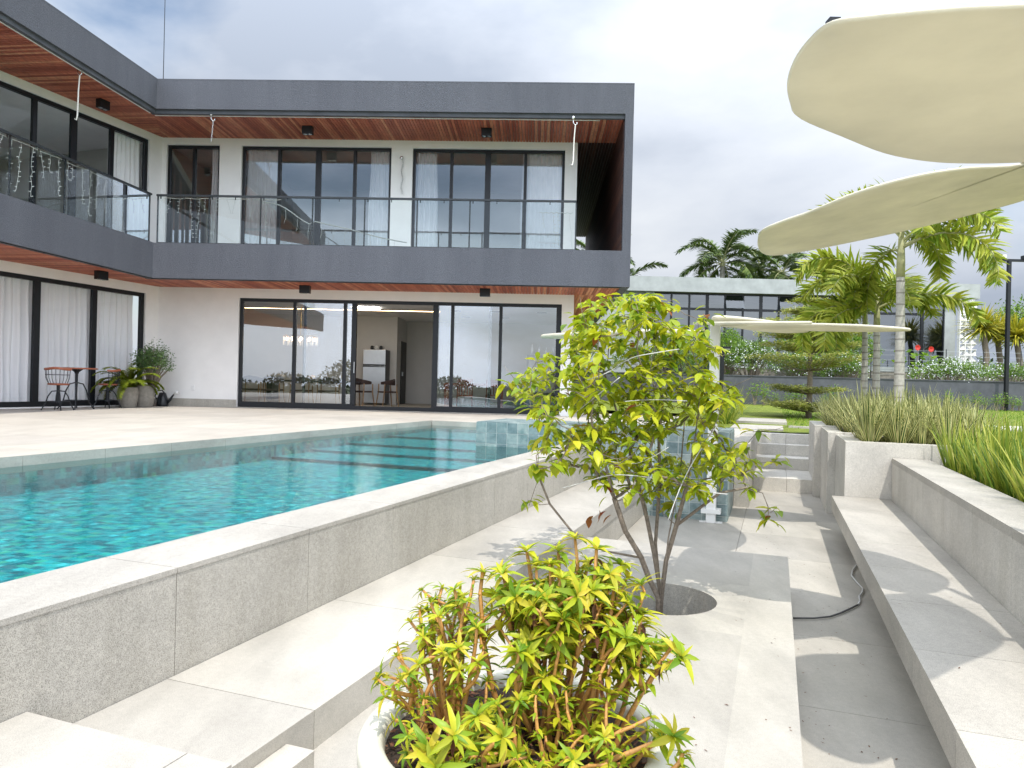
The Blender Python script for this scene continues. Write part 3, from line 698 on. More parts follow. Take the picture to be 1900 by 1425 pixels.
# ================================================================== OBJECTS AROUND THE HOUSE
def curtain_(T, s0, s1, t, z0, z1, nf, label, group, seed=0, amp=.05, flare=0):
    r = random.Random(seed); n = nf*10; rows = 7; vs = []; ph = [r.uniform(-.35,.35) for _ in range(nf+1)]; am = [r.uniform(.5,1.3) for _ in range(nf+1)]
    for j in range(rows+1):
        h = j/rows; z = z1+(z0-z1)*h
        for i in range(n+1):
            f = i/n*nf; k = int(min(nf-1, f)); q = f-k
            a = am[k]*(1-q)+am[k+1]*q; p = ph[k]*(1-q)+ph[k+1]*q
            wv = (abs(math.sin(math.pi*(f+p*(.4+.6*h))))-.5)*2*amp*a*(.6+.4*h)
            s = s0+(s1-s0)*i/n+flare*h*(i/n-.5)+.012*math.sin(9*h+k)
            vs.append(T(s, t+wv, z))
    fs = [(j*(n+1)+i, j*(n+1)+i+1, (j+1)*(n+1)+i+1, (j+1)*(n+1)+i) for j in range(rows) for i in range(n)]
    mb = MB(); mb.add(vs, fs); o = mb.build('curtain', 'curtain', smooth=True); return tag(o, label, 'curtain', group)
UG = 'white curtains upstairs'
curtain_(H, 1.26,1.52,-.24,3.96,7.0, 3, 'narrow bunched curtain at the right of the small upstairs window', UG, 1)
curtain_(H, 2.25,3.14,-.24,3.96,6.99, 7, 'white curtain drawn to the left in the middle upstairs window', UG, 2, .055, .1)
curtain_(H, 5.62,6.17,-.24,3.96,6.99, 5, 'white curtain hanging at the right end of the middle upstairs window', UG, 3, .05, .12)
curtain_(H, 6.86,7.42,-.24,3.96,6.98, 5, 'white curtain at the left end of the right-hand upstairs window', UG, 4, .05, .12)
curtain_(H, 9.72,10.78,-.24,3.96,6.98, 8, 'wide white curtain covering the right end of the right-hand upstairs window', UG, 5, .05, .1)
curtain_(L, .5,1.45,-.24,3.96,6.98, 7, 'white curtain upstairs in the left wing, next to the inner corner', UG, 6)
curtain_(L, 4.42,5.5,-.24,3.96,6.98, 8, 'white curtain upstairs in the left wing at the picture edge', UG, 7)
LG = 'white floor-length curtains downstairs'
curtain_(L, .56,1.9,-.27,.09,2.95, 8, 'long white curtain in the downstairs pane nearest the house corner', LG, 8, .10)
curtain_(L, 1.85,3.4,-.28,.09,2.95, 9, 'long white curtain in the second downstairs pane, behind the bistro table', LG, 9, .10)
curtain_(L, 3.35,5.2,-.27,.09,2.95, 10, 'long white curtain in the downstairs pane at the left picture edge', LG, 10, .10)
curtain_(L, 5.2,7.8,-.27,.09,2.95, 14, 'long white curtain beyond the left picture edge', LG, 11, .10)
# hooks and chains under the eaves
def hook(pt, lb, kind):
    o = thing('hammock_hook', lb, 'hook', 'hammock hooks under the eaves')
    x,y,z = pt
    mb = MB(); mb.ball((x,y,z-.02), .045, 6); mb.tube([(x,y,z-.05),(x,y,z-.14),(x+.05,y,z-.2),(x+.09,y,z-.17),(x+.09,y,z-.12)], .012, 6); mb.build('hook', 'chrome', o, smooth=True)
    mb = MB(); p = Vector((x+.05,y,z-.2))
    if kind == 'chain':
        for k in range(9):
            c = p-Vector((.004*k,0,.02+.055*k)); ax = Vector((1,0,0)) if k%2 else Vector((0,1,0))
            mb.tube([c+ax*(.014*math.cos(a))+Vector((0,0,.034*math.sin(a))) for a in [2*math.pi*i/8 for i in range(9)]], .005, 4, False)
        mb.build('chain', 'steel', o)
    elif kind == 'rope':
        mb.tube([p, p-Vector((.02,0,.3)), p-Vector((.03,0,.85)), p-Vector((.05,0,.95)), p-Vector((.085,0,.92))], [.014,.014,.016,.014,.01], 6); mb.build('rope', 'rope', o)
    return o
hook(at(144,122,15.15), 'chrome hook with a white rope under the eave of the left wing', 'rope')
hook(at(392,210,17.5), 'chrome hook with a short chain under the eave above the small upstairs window', 'chain')
hook(at(1064,217,17.05), 'chrome hook with a long white rope at the right end of the eave', 'rope')
o = thing('wall_hook', 'chrome wall hook with a long chain between the upstairs windows', 'hook')
mb = MB(); q = H(6.5,.03,6.75); mb.ball(q, .05, 8); mb.build('rose', 'chrome', o, smooth=True)
mb = MB()
for k in range(16):
    c = Vector(H(6.53+.02*math.sin(k*.9),.06,6.70-.058*k)); ax = Vector((1,0,0)) if k%2 else Vector((0,1,0))
    mb.tube([c+ax*(.016*math.cos(a))+Vector((0,0,.036*math.sin(a))) for a in [2*math.pi*i/8 for i in range(9)]], .006, 4, False)
mb.build('chain', 'steel', o)
# string lights behind the balcony glass
def icicles(T, s0, s1, t, z, n, seed, lb, cat='string light'):
    r = random.Random(seed); o = thing('string_light', lb, cat, 'icicle lights behind the balcony glass')
    wires = MB(); bulbs = MB(); wires.tube([T(s0+(s1-s0)*i/30, t, z+.01*math.sin(i*1.3)) for i in range(31)], .007, 4)
    for k in range(n):
        s = s0+(s1-s0)*(k+.5)/n+r.uniform(-.05,.05); ln = r.choice((.35,.5,.75,.95)); m = max(4, int(ln/.09)); p = []; dx = r.uniform(-.12,.12)
        for i in range(m+1):
            p.append(T(s+dx*i/m+r.uniform(-.018,.018), t+r.uniform(-.01,.01), z-ln*i/m)); c = Vector(p[-1])
            if i: bulbs.tube([c, c+Vector((r.choice((-.04,.04)), 0, .008))], [.006,.008], 4)
        wires.tube(p, .004, 4)
    wires.build('wire', 'cable_white', o); bulbs.build('bulb', 'white_plastic', o)
icicles(K, .25, 5.4, -.14, 5.16, 22, 1, 'white icicle string lights hanging inside the left wing balcony glass')
icicles(H, .98, 3.9, 1.70, 5.16, 12, 2, 'white icicle string lights hanging in front of the small upstairs window')
icicles(H, 10.2, 11.0, 1.70, 4.95, 4, 4, 'short piece of icicle lights at the right end of the balcony')
o = thing('string_light', 'sagging white light string drooping across the middle of the balcony', 'string light')
mb = MB(); pts = [H(3.4+3.6*i/24, 1.68, 5.12-.95*(i/24)**.75+.12*math.sin(i*.55)*(1 if i < 9 else .1)) for i in range(25)]; mb.tube(pts, .014, 5); mb.build('wire', 'cable_white', o)
mb = MB()
for i in range(4, 23, 2):
    c = Vector(pts[i]); mb.tube([c, c-Vector((.03*math.sin(i),0,.22)), c-Vector((.02,0,.36))], .005, 4)
mb.build('strand', 'cable_white', o)
# air conditioner in the upstairs left room
o = thing('air_conditioner', 'white wall air conditioner inside the upstairs left room', 'air conditioner')
mb = MB(); mb.box(L, 1.7,2.7,-5.98,-5.75,6.2,6.5); mb.build('body', 'white_plastic', o, bevel=.03)
mb = MB(); mb.box(L, 1.75,2.65,-5.77,-5.74,6.2,6.23); mb.build('outlet', 'dark_metal', o)
# bistro table and chairs on the left terrace
def bar_table(pos, lb):
    o = thing('bistro_table', lb, 'table', None, pos)
    mb = MB(); mb.lathe(W, [(.001,.905),(.40,.905),(.42,.915),(.42,.93),(.40,.94),(.001,.94)], 28); mb.build('table_top', 'table_wood', o)
    mb = MB(); mb.tube([(0,0,.9),(0,0,.62),(0,0,.33)], [.035,.03,.022], 10); mb.lathe(W, [(.13,.905),(.05,.84),(.035,.80)], 12); mb.build('column', 'black_metal', o)
    for k in range(4):
        a = k*math.pi/2+.5; c, s = math.cos(a), math.sin(a)
        mb = MB(); mb.tube([(.03*c,.03*s,.60),(.13*c,.13*s,.57),(.20*c,.20*s,.42),(.25*c,.25*s,.18),(.33*c,.33*s,.04),(.36*c,.36*s,0)], .014, 6); mb.build('leg', 'black_metal', o)
    mb = MB(); mb.tube([(.26*math.cos(a),.26*math.sin(a),.20) for a in [2*math.pi*i/20 for i in range(21)]], .008, 5); mb.build('ring', 'black_metal', o)
    return o
def bar_chair(pos, rz, lb):
    o = thing('bistro_chair', lb, 'chair', 'swivel chairs at the bistro table', pos, rz)
    mb = MB(); mb.lathe(W, [(.001,.545),(.19,.545),(.21,.56),(.21,.575),(.19,.585),(.001,.58)], 22); mb.build('seat', 'table_wood', o)
    mb = MB(); mb.tube([(0,0,.55),(0,0,.15)], [.035,.028], 8); mb.build('column', 'black_metal', o)
    for k in range(4):
        a = k*math.pi/2+.4; c, s = math.cos(a), math.sin(a)
        mb = MB(); mb.tube([(.03*c,.03*s,.42),(.12*c,.12*s,.41),(.19*c,.19*s,.30),(.23*c,.23*s,.15),(.29*c,.29*s,.04),(.31*c,.31*s,0)], .013, 6); mb.build('leg', 'black_metal', o)
    mb = MB(); mb.tube([(.215*math.cos(a),.215*math.sin(a),.19) for a in [2*math.pi*i/18 for i in range(19)]], .008, 5); mb.build('ring', 'black_metal', o)
    rail = [( .25*math.cos(a), .25*math.sin(a), .90+.012*math.cos(3*(a-math.pi/2))) for a in [math.radians(10+160*i/14) for i in range(15)]]
    mb = MB(); mb.tube(rail, [.02]+[.028]*13+[.02], 8); mb.build('top_rail', 'table_wood', o)
    mb = MB()
    for i in range(9):
        a = math.radians(18+144*i/8); mb.tube([(.18*math.cos(a),.18*math.sin(a),.57),(.235*math.cos(a),.235*math.sin(a),.70),(.25*math.cos(a),.25*math.sin(a),.89)], .006, 5)
    mb.tube([(.245*math.cos(a),.245*math.sin(a),.77) for a in [math.radians(18+144*i/12) for i in range(13)]], .008, 5); mb.build('back_spindles', 'black_metal', o)
    return o
bar_table(L(2.98,.78,0), 'tall bistro table with a round wooden top and black iron legs')
bar_chair(L(3.60,1.02,0), R_(200), 'iron and wood swivel chair at the left picture edge, seen from behind')
bar_chair(L(2.10,.70,0), R_(-75), 'iron and wood swivel chair between the bistro table and the fern pot')
# watering can
o = thing('watering_can', 'black plastic watering can on the deck beside the grey plant pots', 'watering can', None, H(.33,.30,0))
mb = MB(); mb.lathe(W, [(.001,.004),(.15,.004),(.155,.02),(.13,.20),(.085,.34),(.06,.36),(.05,.35)], 20); mb.build('body', 'black_plastic', o, smooth=True)
mb = MB(); mb.tube([(.10,0,.07),(.20,0,.17),(.27,0,.28),(.31,0,.33)], [.05,.035,.024,.018], 10); sp_ = mb.build('spout', 'black_plastic', o, smooth=True)
mb = MB(); mb.tube([(.30,0,.32),(.36,0,.365),(.40,0,.385)], [.02,.05,.055], 12); mb.build('rose', 'white_plastic', o, smooth=True)
mb = MB(); mb.tube([(-.10,0,.12),(-.2,0,.25),(-.15,0,.40),(-.02,0,.42),(.04,0,.36)], .015, 8); mb.build('handle', 'black_plastic', o, smooth=True)
# ------------------------------------------------------------------ inside the dining room
o = thing('refrigerator', 'silver two-door refrigerator against the kitchen wall', 'refrigerator')
mb = MB(); mb.box(H, 4.52,5.28,-4.98,-4.36,.06,1.84); mb.build('body', 'dark_metal', o, bevel=.02)
mb = MB(); mb.box(H, 4.53,5.27,-4.35,-4.29,.08,1.30); d_ = mb.build('door', 'steel', o, bevel=.015); mb = MB(); mb.box(H, 4.54,5.26,-4.289,-4.27,1.26,1.29); mb.build('handle', 'dark_metal', d_)
mb = MB(); mb.box(H, 4.53,5.27,-4.35,-4.29,1.32,1.83); d_ = mb.build('freezer_door', 'steel', o, bevel=.015); mb = MB(); mb.box(H, 4.54,5.26,-4.289,-4.27,1.325,1.35); mb.build('handle', 'dark_metal', d_)
for i,(s,c,lb) in enumerate(((4.75,'black_plastic','small black kettle at the left on top of the refrigerator'),(4.90,'white_plastic','small white jug in the middle on top of the refrigerator'),(5.05,'dark_metal','small dark pot at the right on top of the refrigerator'))):
    o = thing('jug', lb, 'jug', 'jugs on top of the refrigerator', H(s,-4.6,1.841))
    mb = MB(); mb.lathe(W, [(.001,0),(.05,0),(.065,.05),(.05,.11),(.035,.13),(.001,.135)], 14); mb.build('body', c, o, smooth=True)
    mb = MB(); mb.tube([(.05,0,.10),(.10,0,.09),(.09,0,.04),(.055,0,.03)], .008, 5); mb.build('handle', c, o)
def armchair(name, pos, rz, lb, group, leg='oak', cloth='dark_fabric', cat='chair'):
    o = thing(name, lb, cat, group, pos, rz)
    mb = MB(); mb.box(W, -.25,.25,-.24,.24,.43,.48); mb.build('seat', cloth, o, bevel=.02)
    mb = MB(); pts = [(.30*math.sin(a), -.05+.27*math.cos(a), 0) for a in [math.radians(-105+210*i/12) for i in range(13)]]
    for i in range(12):
        (x0,y0,_),(x1,y1,_) = pts[i], pts[i+1]; e0 = .10*abs(i-6)/6; e1 = .10*abs(i+1-6)/6
        mb.add([(x0,y0,.66+e0*.2),(x1,y1,.66+e1*.2),(x1,y1,.86-e1),(x0,y0,.86-e0),(x0*.88,y0*.88,.66+e0*.2),(x1*.88,y1*.88,.66+e1*.2),(x1*.88,y1*.88,.86-e1),(x0*.88,y0*.88,.86-e0)],
               [(0,1,2,3),(7,6,5,4),(0,4,5,1),(3,2,6,7)])
    mb.build('backrest', cloth, o)
    for sx in (-1,1):
        for sy in (-1,1):
            mb = MB(); mb.tube([(sx*.30,sy*.26,0),(sx*.26,sy*.20,.44),(sx*.27,sy*.19,.70)], [.016,.022,.018], 6); mb.build('leg', leg, o)
    return o
DG = 'brown dining chairs behind the sliding doors'
arm = armchair('dining_chair', H(5.68,-2.8,.018), R_(-60), 'brown dining chair with oak legs standing in the open doorway', DG)
for s,t,rz,lb in ((1.98,-1.55,180,'dining chair nearest the left door frame, back to the glass'),(2.6,-1.5,180,'second dining chair from the left, back to the glass'),(3.45,-1.5,180,'third dining chair from the left, back to the glass'),
        (4.22,-1.55,180,'fourth dining chair from the left, behind the double door post'),(4.95,-2.5,150,'dining chair with oak legs beside the dark table end')):
    dup(arm, H(s,t,.018), R_(rz), lb)
o = thing('dining_table', 'long dark dining table behind the row of brown chairs', 'table')
mb = MB(); mb.box(H, 1.7,5.0,-3.1,-2.1,.72,.77); mb.build('table_top', 'dark_table', o, bevel=.008)
for s in (2.2,4.6):
    mb = MB(); mb.box(H, s-.08,s+.08,-2.9,-2.3,.018,.72); mb.build('leg', 'dark_table', o)
for i,(s,m,lb) in enumerate(((2.5,'white_plastic','white bowl on the dining table'),(3.45,'gold','round brass ornament on the dining table'),(4.35,'pot_cream','small cream vase at the right end of the dining table'))):
    mb = MB(); p = H(s,-2.5,.771); mb.lathe(lambda x,y,z: (p[0]+x,p[1]+y,p[2]+z), [(.001,0),(.06,.0),(.12,.07),(.10,.13),(.05,.16),(.001,.165)], 14); tag(mb.build('bowl', m, smooth=True), lb, 'bowl')
o = thing('chandelier', 'lit crystal chandelier hanging over the dining table', 'chandelier'); c = Vector(H(3.05,-2.5,1.98))
mb = MB(); mb.tube([c+Vector((0,0,.12)),c+Vector((0,0,1.03))], .018, 6); mb.build('rod', 'gold', o)
mb = MB(); mb.lathe(lambda x,y,z: (c.x+x,c.y+y,c.z+z), [(.50,.10),(.52,.12),(.50,.14),(.40,.12)], 24); mb.build('frame', 'gold', o)
mb = MB()
for i in range(30):
    a = 2*math.pi*i/30; r = .50 if i%2 else .36; mb.tube([c+Vector((r*math.cos(a),r*math.sin(a),.10)), c+Vector((r*math.cos(a),r*math.sin(a),-.16))], [.018,.012], 5)
mb.build('crystal', 'white_plastic', o)
mb = MB()
for i in range(10):
    a = 2*math.pi*i/10; mb.ball(c+Vector((.43*math.cos(a),.43*math.sin(a),.03)), .045, 5)
mb.build('bulb', 'lamp_warm', o)
o = thing('side_table', 'red wooden table behind the right-hand sliding doors', 'table')
mb = MB(); mb.box(H, 7.62,9.3,-1.9,-1.1,.72,.80); mb.build('table_top', 'red_wood', o)
for s in (7.7,9.2):
    for t_ in (-1.85,-1.15):
        mb = MB(); mb.box(H, s-.06,s+.06,t_-.05,t_+.05,.018,.72); mb.build('leg', 'red_wood', o)
def slat_chair(pos, rz, lb):
    o = thing('wooden_chair', lb, 'chair', 'red wooden chairs', pos, rz)
    mb = MB(); mb.box(W, -.22,.22,-.22,.22,.42,.46); mb.build('seat', 'red_wood', o)
    for sx in (-1,1):
        for sy in (-1,1):
            mb = MB(); mb.tube([(sx*.22,sy*.22,0),(sx*.2,sy*.2,.43)]+([(sx*.2,.22,.88)] if sy > 0 else []), .018, 6); mb.build('leg', 'red_wood', o)
    mb = MB(); mb.box(W, -.22,.22,.20,.24,.80,.9)
    for i in range(5): mb.box(W, -.16+i*.075,-.13+i*.075,.205,.23,.46,.80)
    mb.build('backrest', 'red_wood', o); return o
slat_chair(H(8.25,-.75,.018), R_(185), 'red slatted chair at the left of the red table'); slat_chair(H(8.95,-2.2,.018), R_(0), 'red slatted chair behind the red table')
o = thing('display_cabinet', 'glazed dark cabinet with bottles at the right end of the room', 'cabinet')
mb = MB(); mb.box(H, 9.95,10.8,-1.45,-.95,.018,.55)
for z in (.56,1.1,1.6): mb.box(H, 9.95,10.8,-1.45,-.95,z,z+.03)
for s in (9.95,10.77): mb.box(H, s,s+.03,-1.45,-1.42,.55,1.6); mb.box(H, s,s+.03,-.98,-.95,.55,1.6)
mb.build('frame', 'dark_metal', o)
mb = MB(); mb.box(H, 9.95,10.8,-1.47,-1.455,.55,1.6); mb.build('back_panel', 'inner_wall', o)
for i in range(7):
    z = (1.63,1.13)[i%2]; s = 10.08+.1*i; p = H(s,-1.2,z+.001); r = random.Random(i)
    mb = MB(); h = r.uniform(.2,.33); mb.lathe(lambda x,y,zz: (p[0]+x,p[1]+y,p[2]+zz), [(.001,0),(.04,0),(.042,h*.55),(.016,h*.75),(.014,h),(.001,h)], 12)
    tag(mb.build('bottle', ('white_plastic','gold','steel','black_plastic')[i%4], smooth=True), ('bottle standing on top of the display cabinet' if i%2 == 0 else 'bottle on the shelf inside the display cabinet'), 'bottle', 'bottles on top of the cabinet' if i%2 == 0 else 'bottles inside the cabinet')
# ------------------------------------------------------------------ canopies
def petal(mb, outline, zf, th=.045, k=5):
    pts = smooth_loop([Vector((p[0],p[1],zf(p[0],p[1]) if zf else p[2])) for p in outline], k); n = len(pts)
    c = sum(pts, Vector())/n; rings = (1.0, .97, .8, .5, .2); vs = []
    for s_, off in ((1.0, .5), (.985, 0), (.8, 0), (.45, 0)): vs += [c+(p-c)*s_+Vector((0,0,th*(.5 if s_==1 else 0))) for p in pts]
    for s_ in (.985, .8, .45): vs += [c+(p-c)*s_+Vector((0,0,th)) for p in pts]
    cb, ct = len(vs), len(vs)+1; vs += [c, c+Vector((0,0,th))]; fs = []
    def band(a, b): 
        for i in range(n): fs.append((a*n+i, a*n+(i+1)%n, b*n+(i+1)%n, b*n+i))
    band(0,1); band(1,2); band(2,3); band(0,4); band(4,5); band(5,6)
    for i in range(n): fs.append((3*n+i, 3*n+(i+1)%n, cb)); fs.append((6*n+i, 6*n+(i+1)%n, ct))
    mb.add(vs, fs)
def pplan(l, z): return [P(v,u,z) for v,u in l]
near = thing('shade_canopy', 'large cream petal-shaped sunshade overhead at the right edge of the picture', 'sunshade', 'petal sunshades')
zA = 1.26
outA = [onz(x,y,zA) for x,y in ((1460,160),(1466,197),(1482,222),(1560,255),(1640,286),(1720,301),(1800,305),(1900,303),(2050,295),(2250,270),(2420,190),(2450,60),(2300,0),(2100,5),(1900,15),(1800,19),(1700,27),(1620,35),(1540,47),(1500,78),(1472,118))]
mb = MB(); petal(mb, outA, None, .008, 4); mb.build('petal', 'canopy', near, smooth=True)
mb = MB(); q = onz(1549,44,zA+.012); mb.box(lambda a,b_,c: (q.x+a,q.y+b_,q.z+c), -.008,.006,-.004,.01,0,.007); mb.build('bracket', 'black_metal', near)
def zB(x, y): v = x*CB-y*SB; return 1.775+.16*(v+.1)
def onB(px, py):
    z = 1.8
    for _ in range(12):
        p = onz(px, py, z); z = zB(p.x, p.y)
    return onz(px, py, z)
BP = {'P0':(1.34,4.12),'P1':(1.60,4.18),'P2':(1.76,4.58),'P3':(1.60,5.02)}
def bp(q):
    if isinstance(q, str):
        p = P(*BP[q], 0); return Vector((p[0],p[1],zB(p[0],p[1])))
    return onB(*q)
outB = [bp(q) for q in ((1406,446),(1412,431),(1450,414),(1500,397),(1570,368),(1640,345),(1720,326),(1800,315),(1900,308),'P0','P1','P2','P3',(1900,373),(1834,391),(1760,410),(1680,429),(1600,446),(1520,462),(1450,474),(1418,474),(1407,462))]
mb = MB(); petal(mb, outB, None, .02, 4); mb.build('petal', 'canopy', near, smooth=True)
S2 = [(.86,3.15),(.91,3.70),(1.32,3.95),(1.62,4.05),(1.80,3.35),(1.45,2.75),(1.31,2.54),(1.15,2.42),(.92,2.6)]
mb = MB(); petal(mb, pplan(S2, 2.15), None, .05, 5); mb.build('petal', 'canopy', near, smooth=True)
mb = MB(); mb.box(P, 2.05,2.17,3.3,3.42,-.1,2.2); mb.build('post', 'white_metal', near)
for q0,q1 in (((2.11,3.36,2.14),(1.55,3.3,2.13)),((2.11,3.36,2.14),(1.72,4.3,2.135)),((2.11,3.36,1.3),(1.5,2.2,1.29))):
    mb = MB(); mb.tube([P(*q0),P(*q1)], .028, 8); mb.build('arm', 'white_metal', near)
far = thing('shade_canopy', 'slender cream petal-shaped sunshade on a white post beside the tiled pool block', 'sunshade', 'petal sunshades')
pv, pu = -.745, 9.49
mb = MB(); mb.box(P, pv-.06,pv+.06,pu-.06,pu+.06,-.9,1.62); mb.build('post', 'white_metal', far, bevel=.008)
mb = MB(); mb.box(P, pv-.12,pv+.12,pu-.075,pu+.075,-.78,-.72); mb.box(P, pv-.14,pv+.14,pu-.03,pu+.03,-.9,-.885); mb.build('base_bracket', 'white_metal', far)
mb = MB(); mb.tube([P(pv,pu,1.52),P(pv-1.3,pu,1.47)], .03, 6); mb.tube([P(pv,pu,1.20),P(pv-.35,pu,1.50)], .02, 6); mb.build('arm', 'white_metal', far)
def zR(x, y): v = x*CB-y*SB; return 1.60-.028*(v-pv)
mb = MB(); petal(mb, pplan([(pv+.05,9.45),(.1,9.05),(.7,9.02),(1.15,9.18),(1.47,9.48),(1.1,9.75),(.5,9.85),(0,9.75)],0), zR, .03); mb.build('petal', 'canopy', far, smooth=True)
mb = MB(); petal(mb, pplan([(pv-.1,9.5),(-1.5,9.0),(-2.3,9.1),(-3.1,9.5),(-2.4,9.95),(-1.5,10.0)],0), lambda x,y: 1.50+.02*((x*CB-y*SB)-pv), .05); mb.build('petal', 'canopy', far, smooth=True)
def zF(x, y): u = x*SB+y*CB; return 1.62-.088*(9.4-u)
mb = MB(); petal(mb, pplan([(-.9,9.3),(-.5,9.35),(.05,8.6),(.32,7.7),(.15,6.95),(-.2,6.75),(-.6,7.2),(-.9,8.3)],0), zF, .03); mb.build('petal', 'canopy', far, smooth=True)
mb = MB(); petal(mb, pplan([(pv,9.6),(-.2,10.2),(.3,11.2),(.45,12.0),(.1,12.2),(-.4,11.6),(-.8,10.4)],0), lambda x,y: 1.72, .04); mb.build('petal', 'canopy', far, smooth=True)
# cable on the floor
t = thing('cable', 'loose two-tone cable curling out from under the stone bench', 'cable')
pl = [onz(x,y,-.885) for x,y in ((1600,1030),(1592,1045),(1582,1058),(1580,1068),(1590,1080),(1601,1092),(1600,1100),(1594,1106),(1596,1115),(1592,1122),(1576,1130),(1558,1138),(1540,1144),(1510,1147),(1472,1147))]
ps = [Vector(p) for p in pl]
mb = MB(); mb.tube(ps[:10], .007, 6); mb.build('light_sheath', 'cable_white', t, smooth=True)
mb = MB(); mb.tube(ps[9:], .0075, 6); mb.build('dark_sheath', 'cable_dark', t, smooth=True)
# little dry scraps on the floor
mb = MB(); r = random.Random(11)
for i in range(150):
    v = r.uniform(.14,.62) if i < 90 else r.choice((r.uniform(.7,1.28), r.uniform(-.3,.1))); u = r.uniform(2.8,8); z = -.899 if v < .64 and v > .13 else (-.449 if v > .66 else -.599)
    a = r.uniform(0,3.1); mb.leaf4(P(v,u,z+.002), (math.cos(a),math.sin(a),.05), (0,0,1), r.uniform(.008,.022), r.uniform(.004,.009))
tag(mb.build('leaf_litter', 'leaf_dry', recalc=False), kind='stuff')
# ------------------------------------------------------------------ garden wall, lamp, neighbour
o = thing('garden_wall', 'dark grey rendered wall along the back of the lawn', 'wall')
mb = MB(); mb.box(W, 1.5,70,28,28.2,-.4,1.35); mb.build('wall_face', 'grey_wall', o)
mb = MB(); mb.box(W, 1.5,70,27.97,28.23,1.3505,1.385); mb.build('coping', 'grey_wall', o)
o = thing('rubble_wall', 'low rough stone wall on the terrace in front of the neighbouring house', 'wall')
mb = MB(); mb.box(W, 9,60,31,31.4,1.2,1.75); mb.mi = 1; mb.box(W, 9,22,30.98,31.45,1.751,1.95); mb.build('wall_face', ['rubble','concrete'], o)
q = at(1866,757,27.6); zb = lawn_z(27.6); s_ = 27.6/1330
o = thing('lamp_post', 'tall dark post with two floodlights at the right edge of the lawn', 'lamp post', None, (q.x, q.y, zb))
hz = (757-480)*s_+.0
mb = MB(); mb.box(W, -.06,.06,-.06,.06,0,hz); mb.box(W, -.2,.2,-.2,.2,0,.03); mb.build('post', 'black_metal', o)
mb = MB(); mb.box(W, -.42,.72,-.05,.05,hz+.0005,hz+.09); mb.build('crossbar', 'black_metal', o)
for x in (-.36,.66):
    mb = MB(); mb.box(W, x-.16,x+.16,-.16,.1,hz-.02+.11,hz+.13+.11); f_ = mb.build('floodlight', 'dark_metal', o, bevel=.015)
    mb = MB(); mb.box(W, x-.14,x+.14,-.175,-.161,hz+.1,hz+.23); mb.build('lens', 'white_plastic', f_)
q = at(1339,690,25.5)
o = thing('garden_light', 'short dark garden light with a tilted head in front of the flowering bush', 'garden light', None, (q.x,q.y,lawn_z(25.5)))
mb = MB(); mb.box(W, -.06,.06,-.06,.06,0,2.05); mb.build('post', 'black_metal', o)
mb = MB(); mb.box(W, -.08,.28,-.1,.1,2.051,2.13); h_ = mb.build('head', 'black_metal', o); mb = MB(); mb.box(W, -.02,.26,-.08,.08,2.03,2.05); mb.build('lens', 'white_plastic', h_)
nb = thing('neighbour_house', 'single-storey concrete house with black window grid behind the garden wall', 'house')
YB = 36; z_ = lambda py, px=1500: at(px, py, YB).z; x_ = lambda px: at(px, 600, YB).x
zr, zb_, zt_, z0_ = 6.35, 5.62, 4.82, 1.3
X0, X1 = x_(1090), x_(1772)
mb = MB(); mb.box(W, X0, X1+1.0, YB-.35, YB+9, zb_, zr); mb.build('roof', 'concrete', nb)
for a,b,c,d in ((1752,1772,-.05,9),(1090,1196,0,9)):
    mb = MB(); mb.box(W, x_(a),x_(b),YB+c,YB+d,z0_,zb_); mb.build('wall', 'concrete', nb)
for a,b in ((1578,1590),(1196,1212)):
    mb = MB(); mb.box(W, x_(a),x_(b),YB-.12,YB+.3,z0_,zb_); mb.build('pillar', 'concrete', nb)
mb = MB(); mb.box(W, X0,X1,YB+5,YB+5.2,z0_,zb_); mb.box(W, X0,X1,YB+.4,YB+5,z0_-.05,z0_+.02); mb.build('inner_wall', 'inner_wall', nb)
for (a,b,n) in ((1212,1578,11),(1590,1752,4)):
    xa, xb = x_(a), x_(b)
    mb = MB()
    for z,h in ((zb_-.09,.09),(zt_-.06,.12),(z0_,.1)): mb.box(W, xa,xb,YB,YB+.1,z,z+h)
    for k in range(n+1):
        x = xa+(xb-xa)*k/n; wd = .09 if k%3 else .15; mb.box(W, max(xa,x-wd/2),min(xb,x+wd/2),YB+.01,YB+.09,z0_+.1,zb_-.09)
    f_ = mb.build('window', 'black_metal', nb)
    mb = MB()
    for k in range(n):
        x0, x1 = xa+(xb-xa)*k/n, xa+(xb-xa)*(k+1)/n; tl = .25 if (a == 1212 and k in (4,7)) else 0
        mb.add([(x0,YB+.05-tl,zt_+.06),(x1,YB+.05-tl,zt_+.06),(x1,YB+.05,zb_-.09),(x0,YB+.05,zb_-.09)], [(0,1,2,3)])
        mb.add([(x0,YB+.05,z0_+.1),(x1,YB+.05,z0_+.1),(x1,YB+.05,zt_-.06),(x0,YB+.05,zt_-.06)], [(0,1,2,3)])
    mb.build('pane', 'far_glass', f_, recalc=False)
o = thing('breeze_block_screen', 'white pierced block column with triangle pattern at the corner of the neighbouring house', 'screen')
mb = MB(); xa, xb = x_(1774), x_(1806); n = 3; cw = (xb-xa)/n; rows_ = int((5.66-1.6)/cw)
for i in range(n):
    for j in range(rows_):
        x, z = xa+i*cw, 5.66-(j+1)*cw; th = .045
        mb.box(W, x,x+cw,YB-.3,YB-.1,z,z+th); mb.box(W, x,x+th,YB-.3,YB-.1,z+th,z+cw)
        a = [(x+th,z+th),(x+cw,z+th),(x+cw,z+cw),(x+th,z+cw)]; k = (i+j*2+(j//2))%4; tri = [a[k],a[(k+1)%4],a[(k+2)%4]]
        mb.prism([(p,YB-.26,q) for p,q in tri], (0,.12,0))
mb.build('blocks', 'white_wall', o)
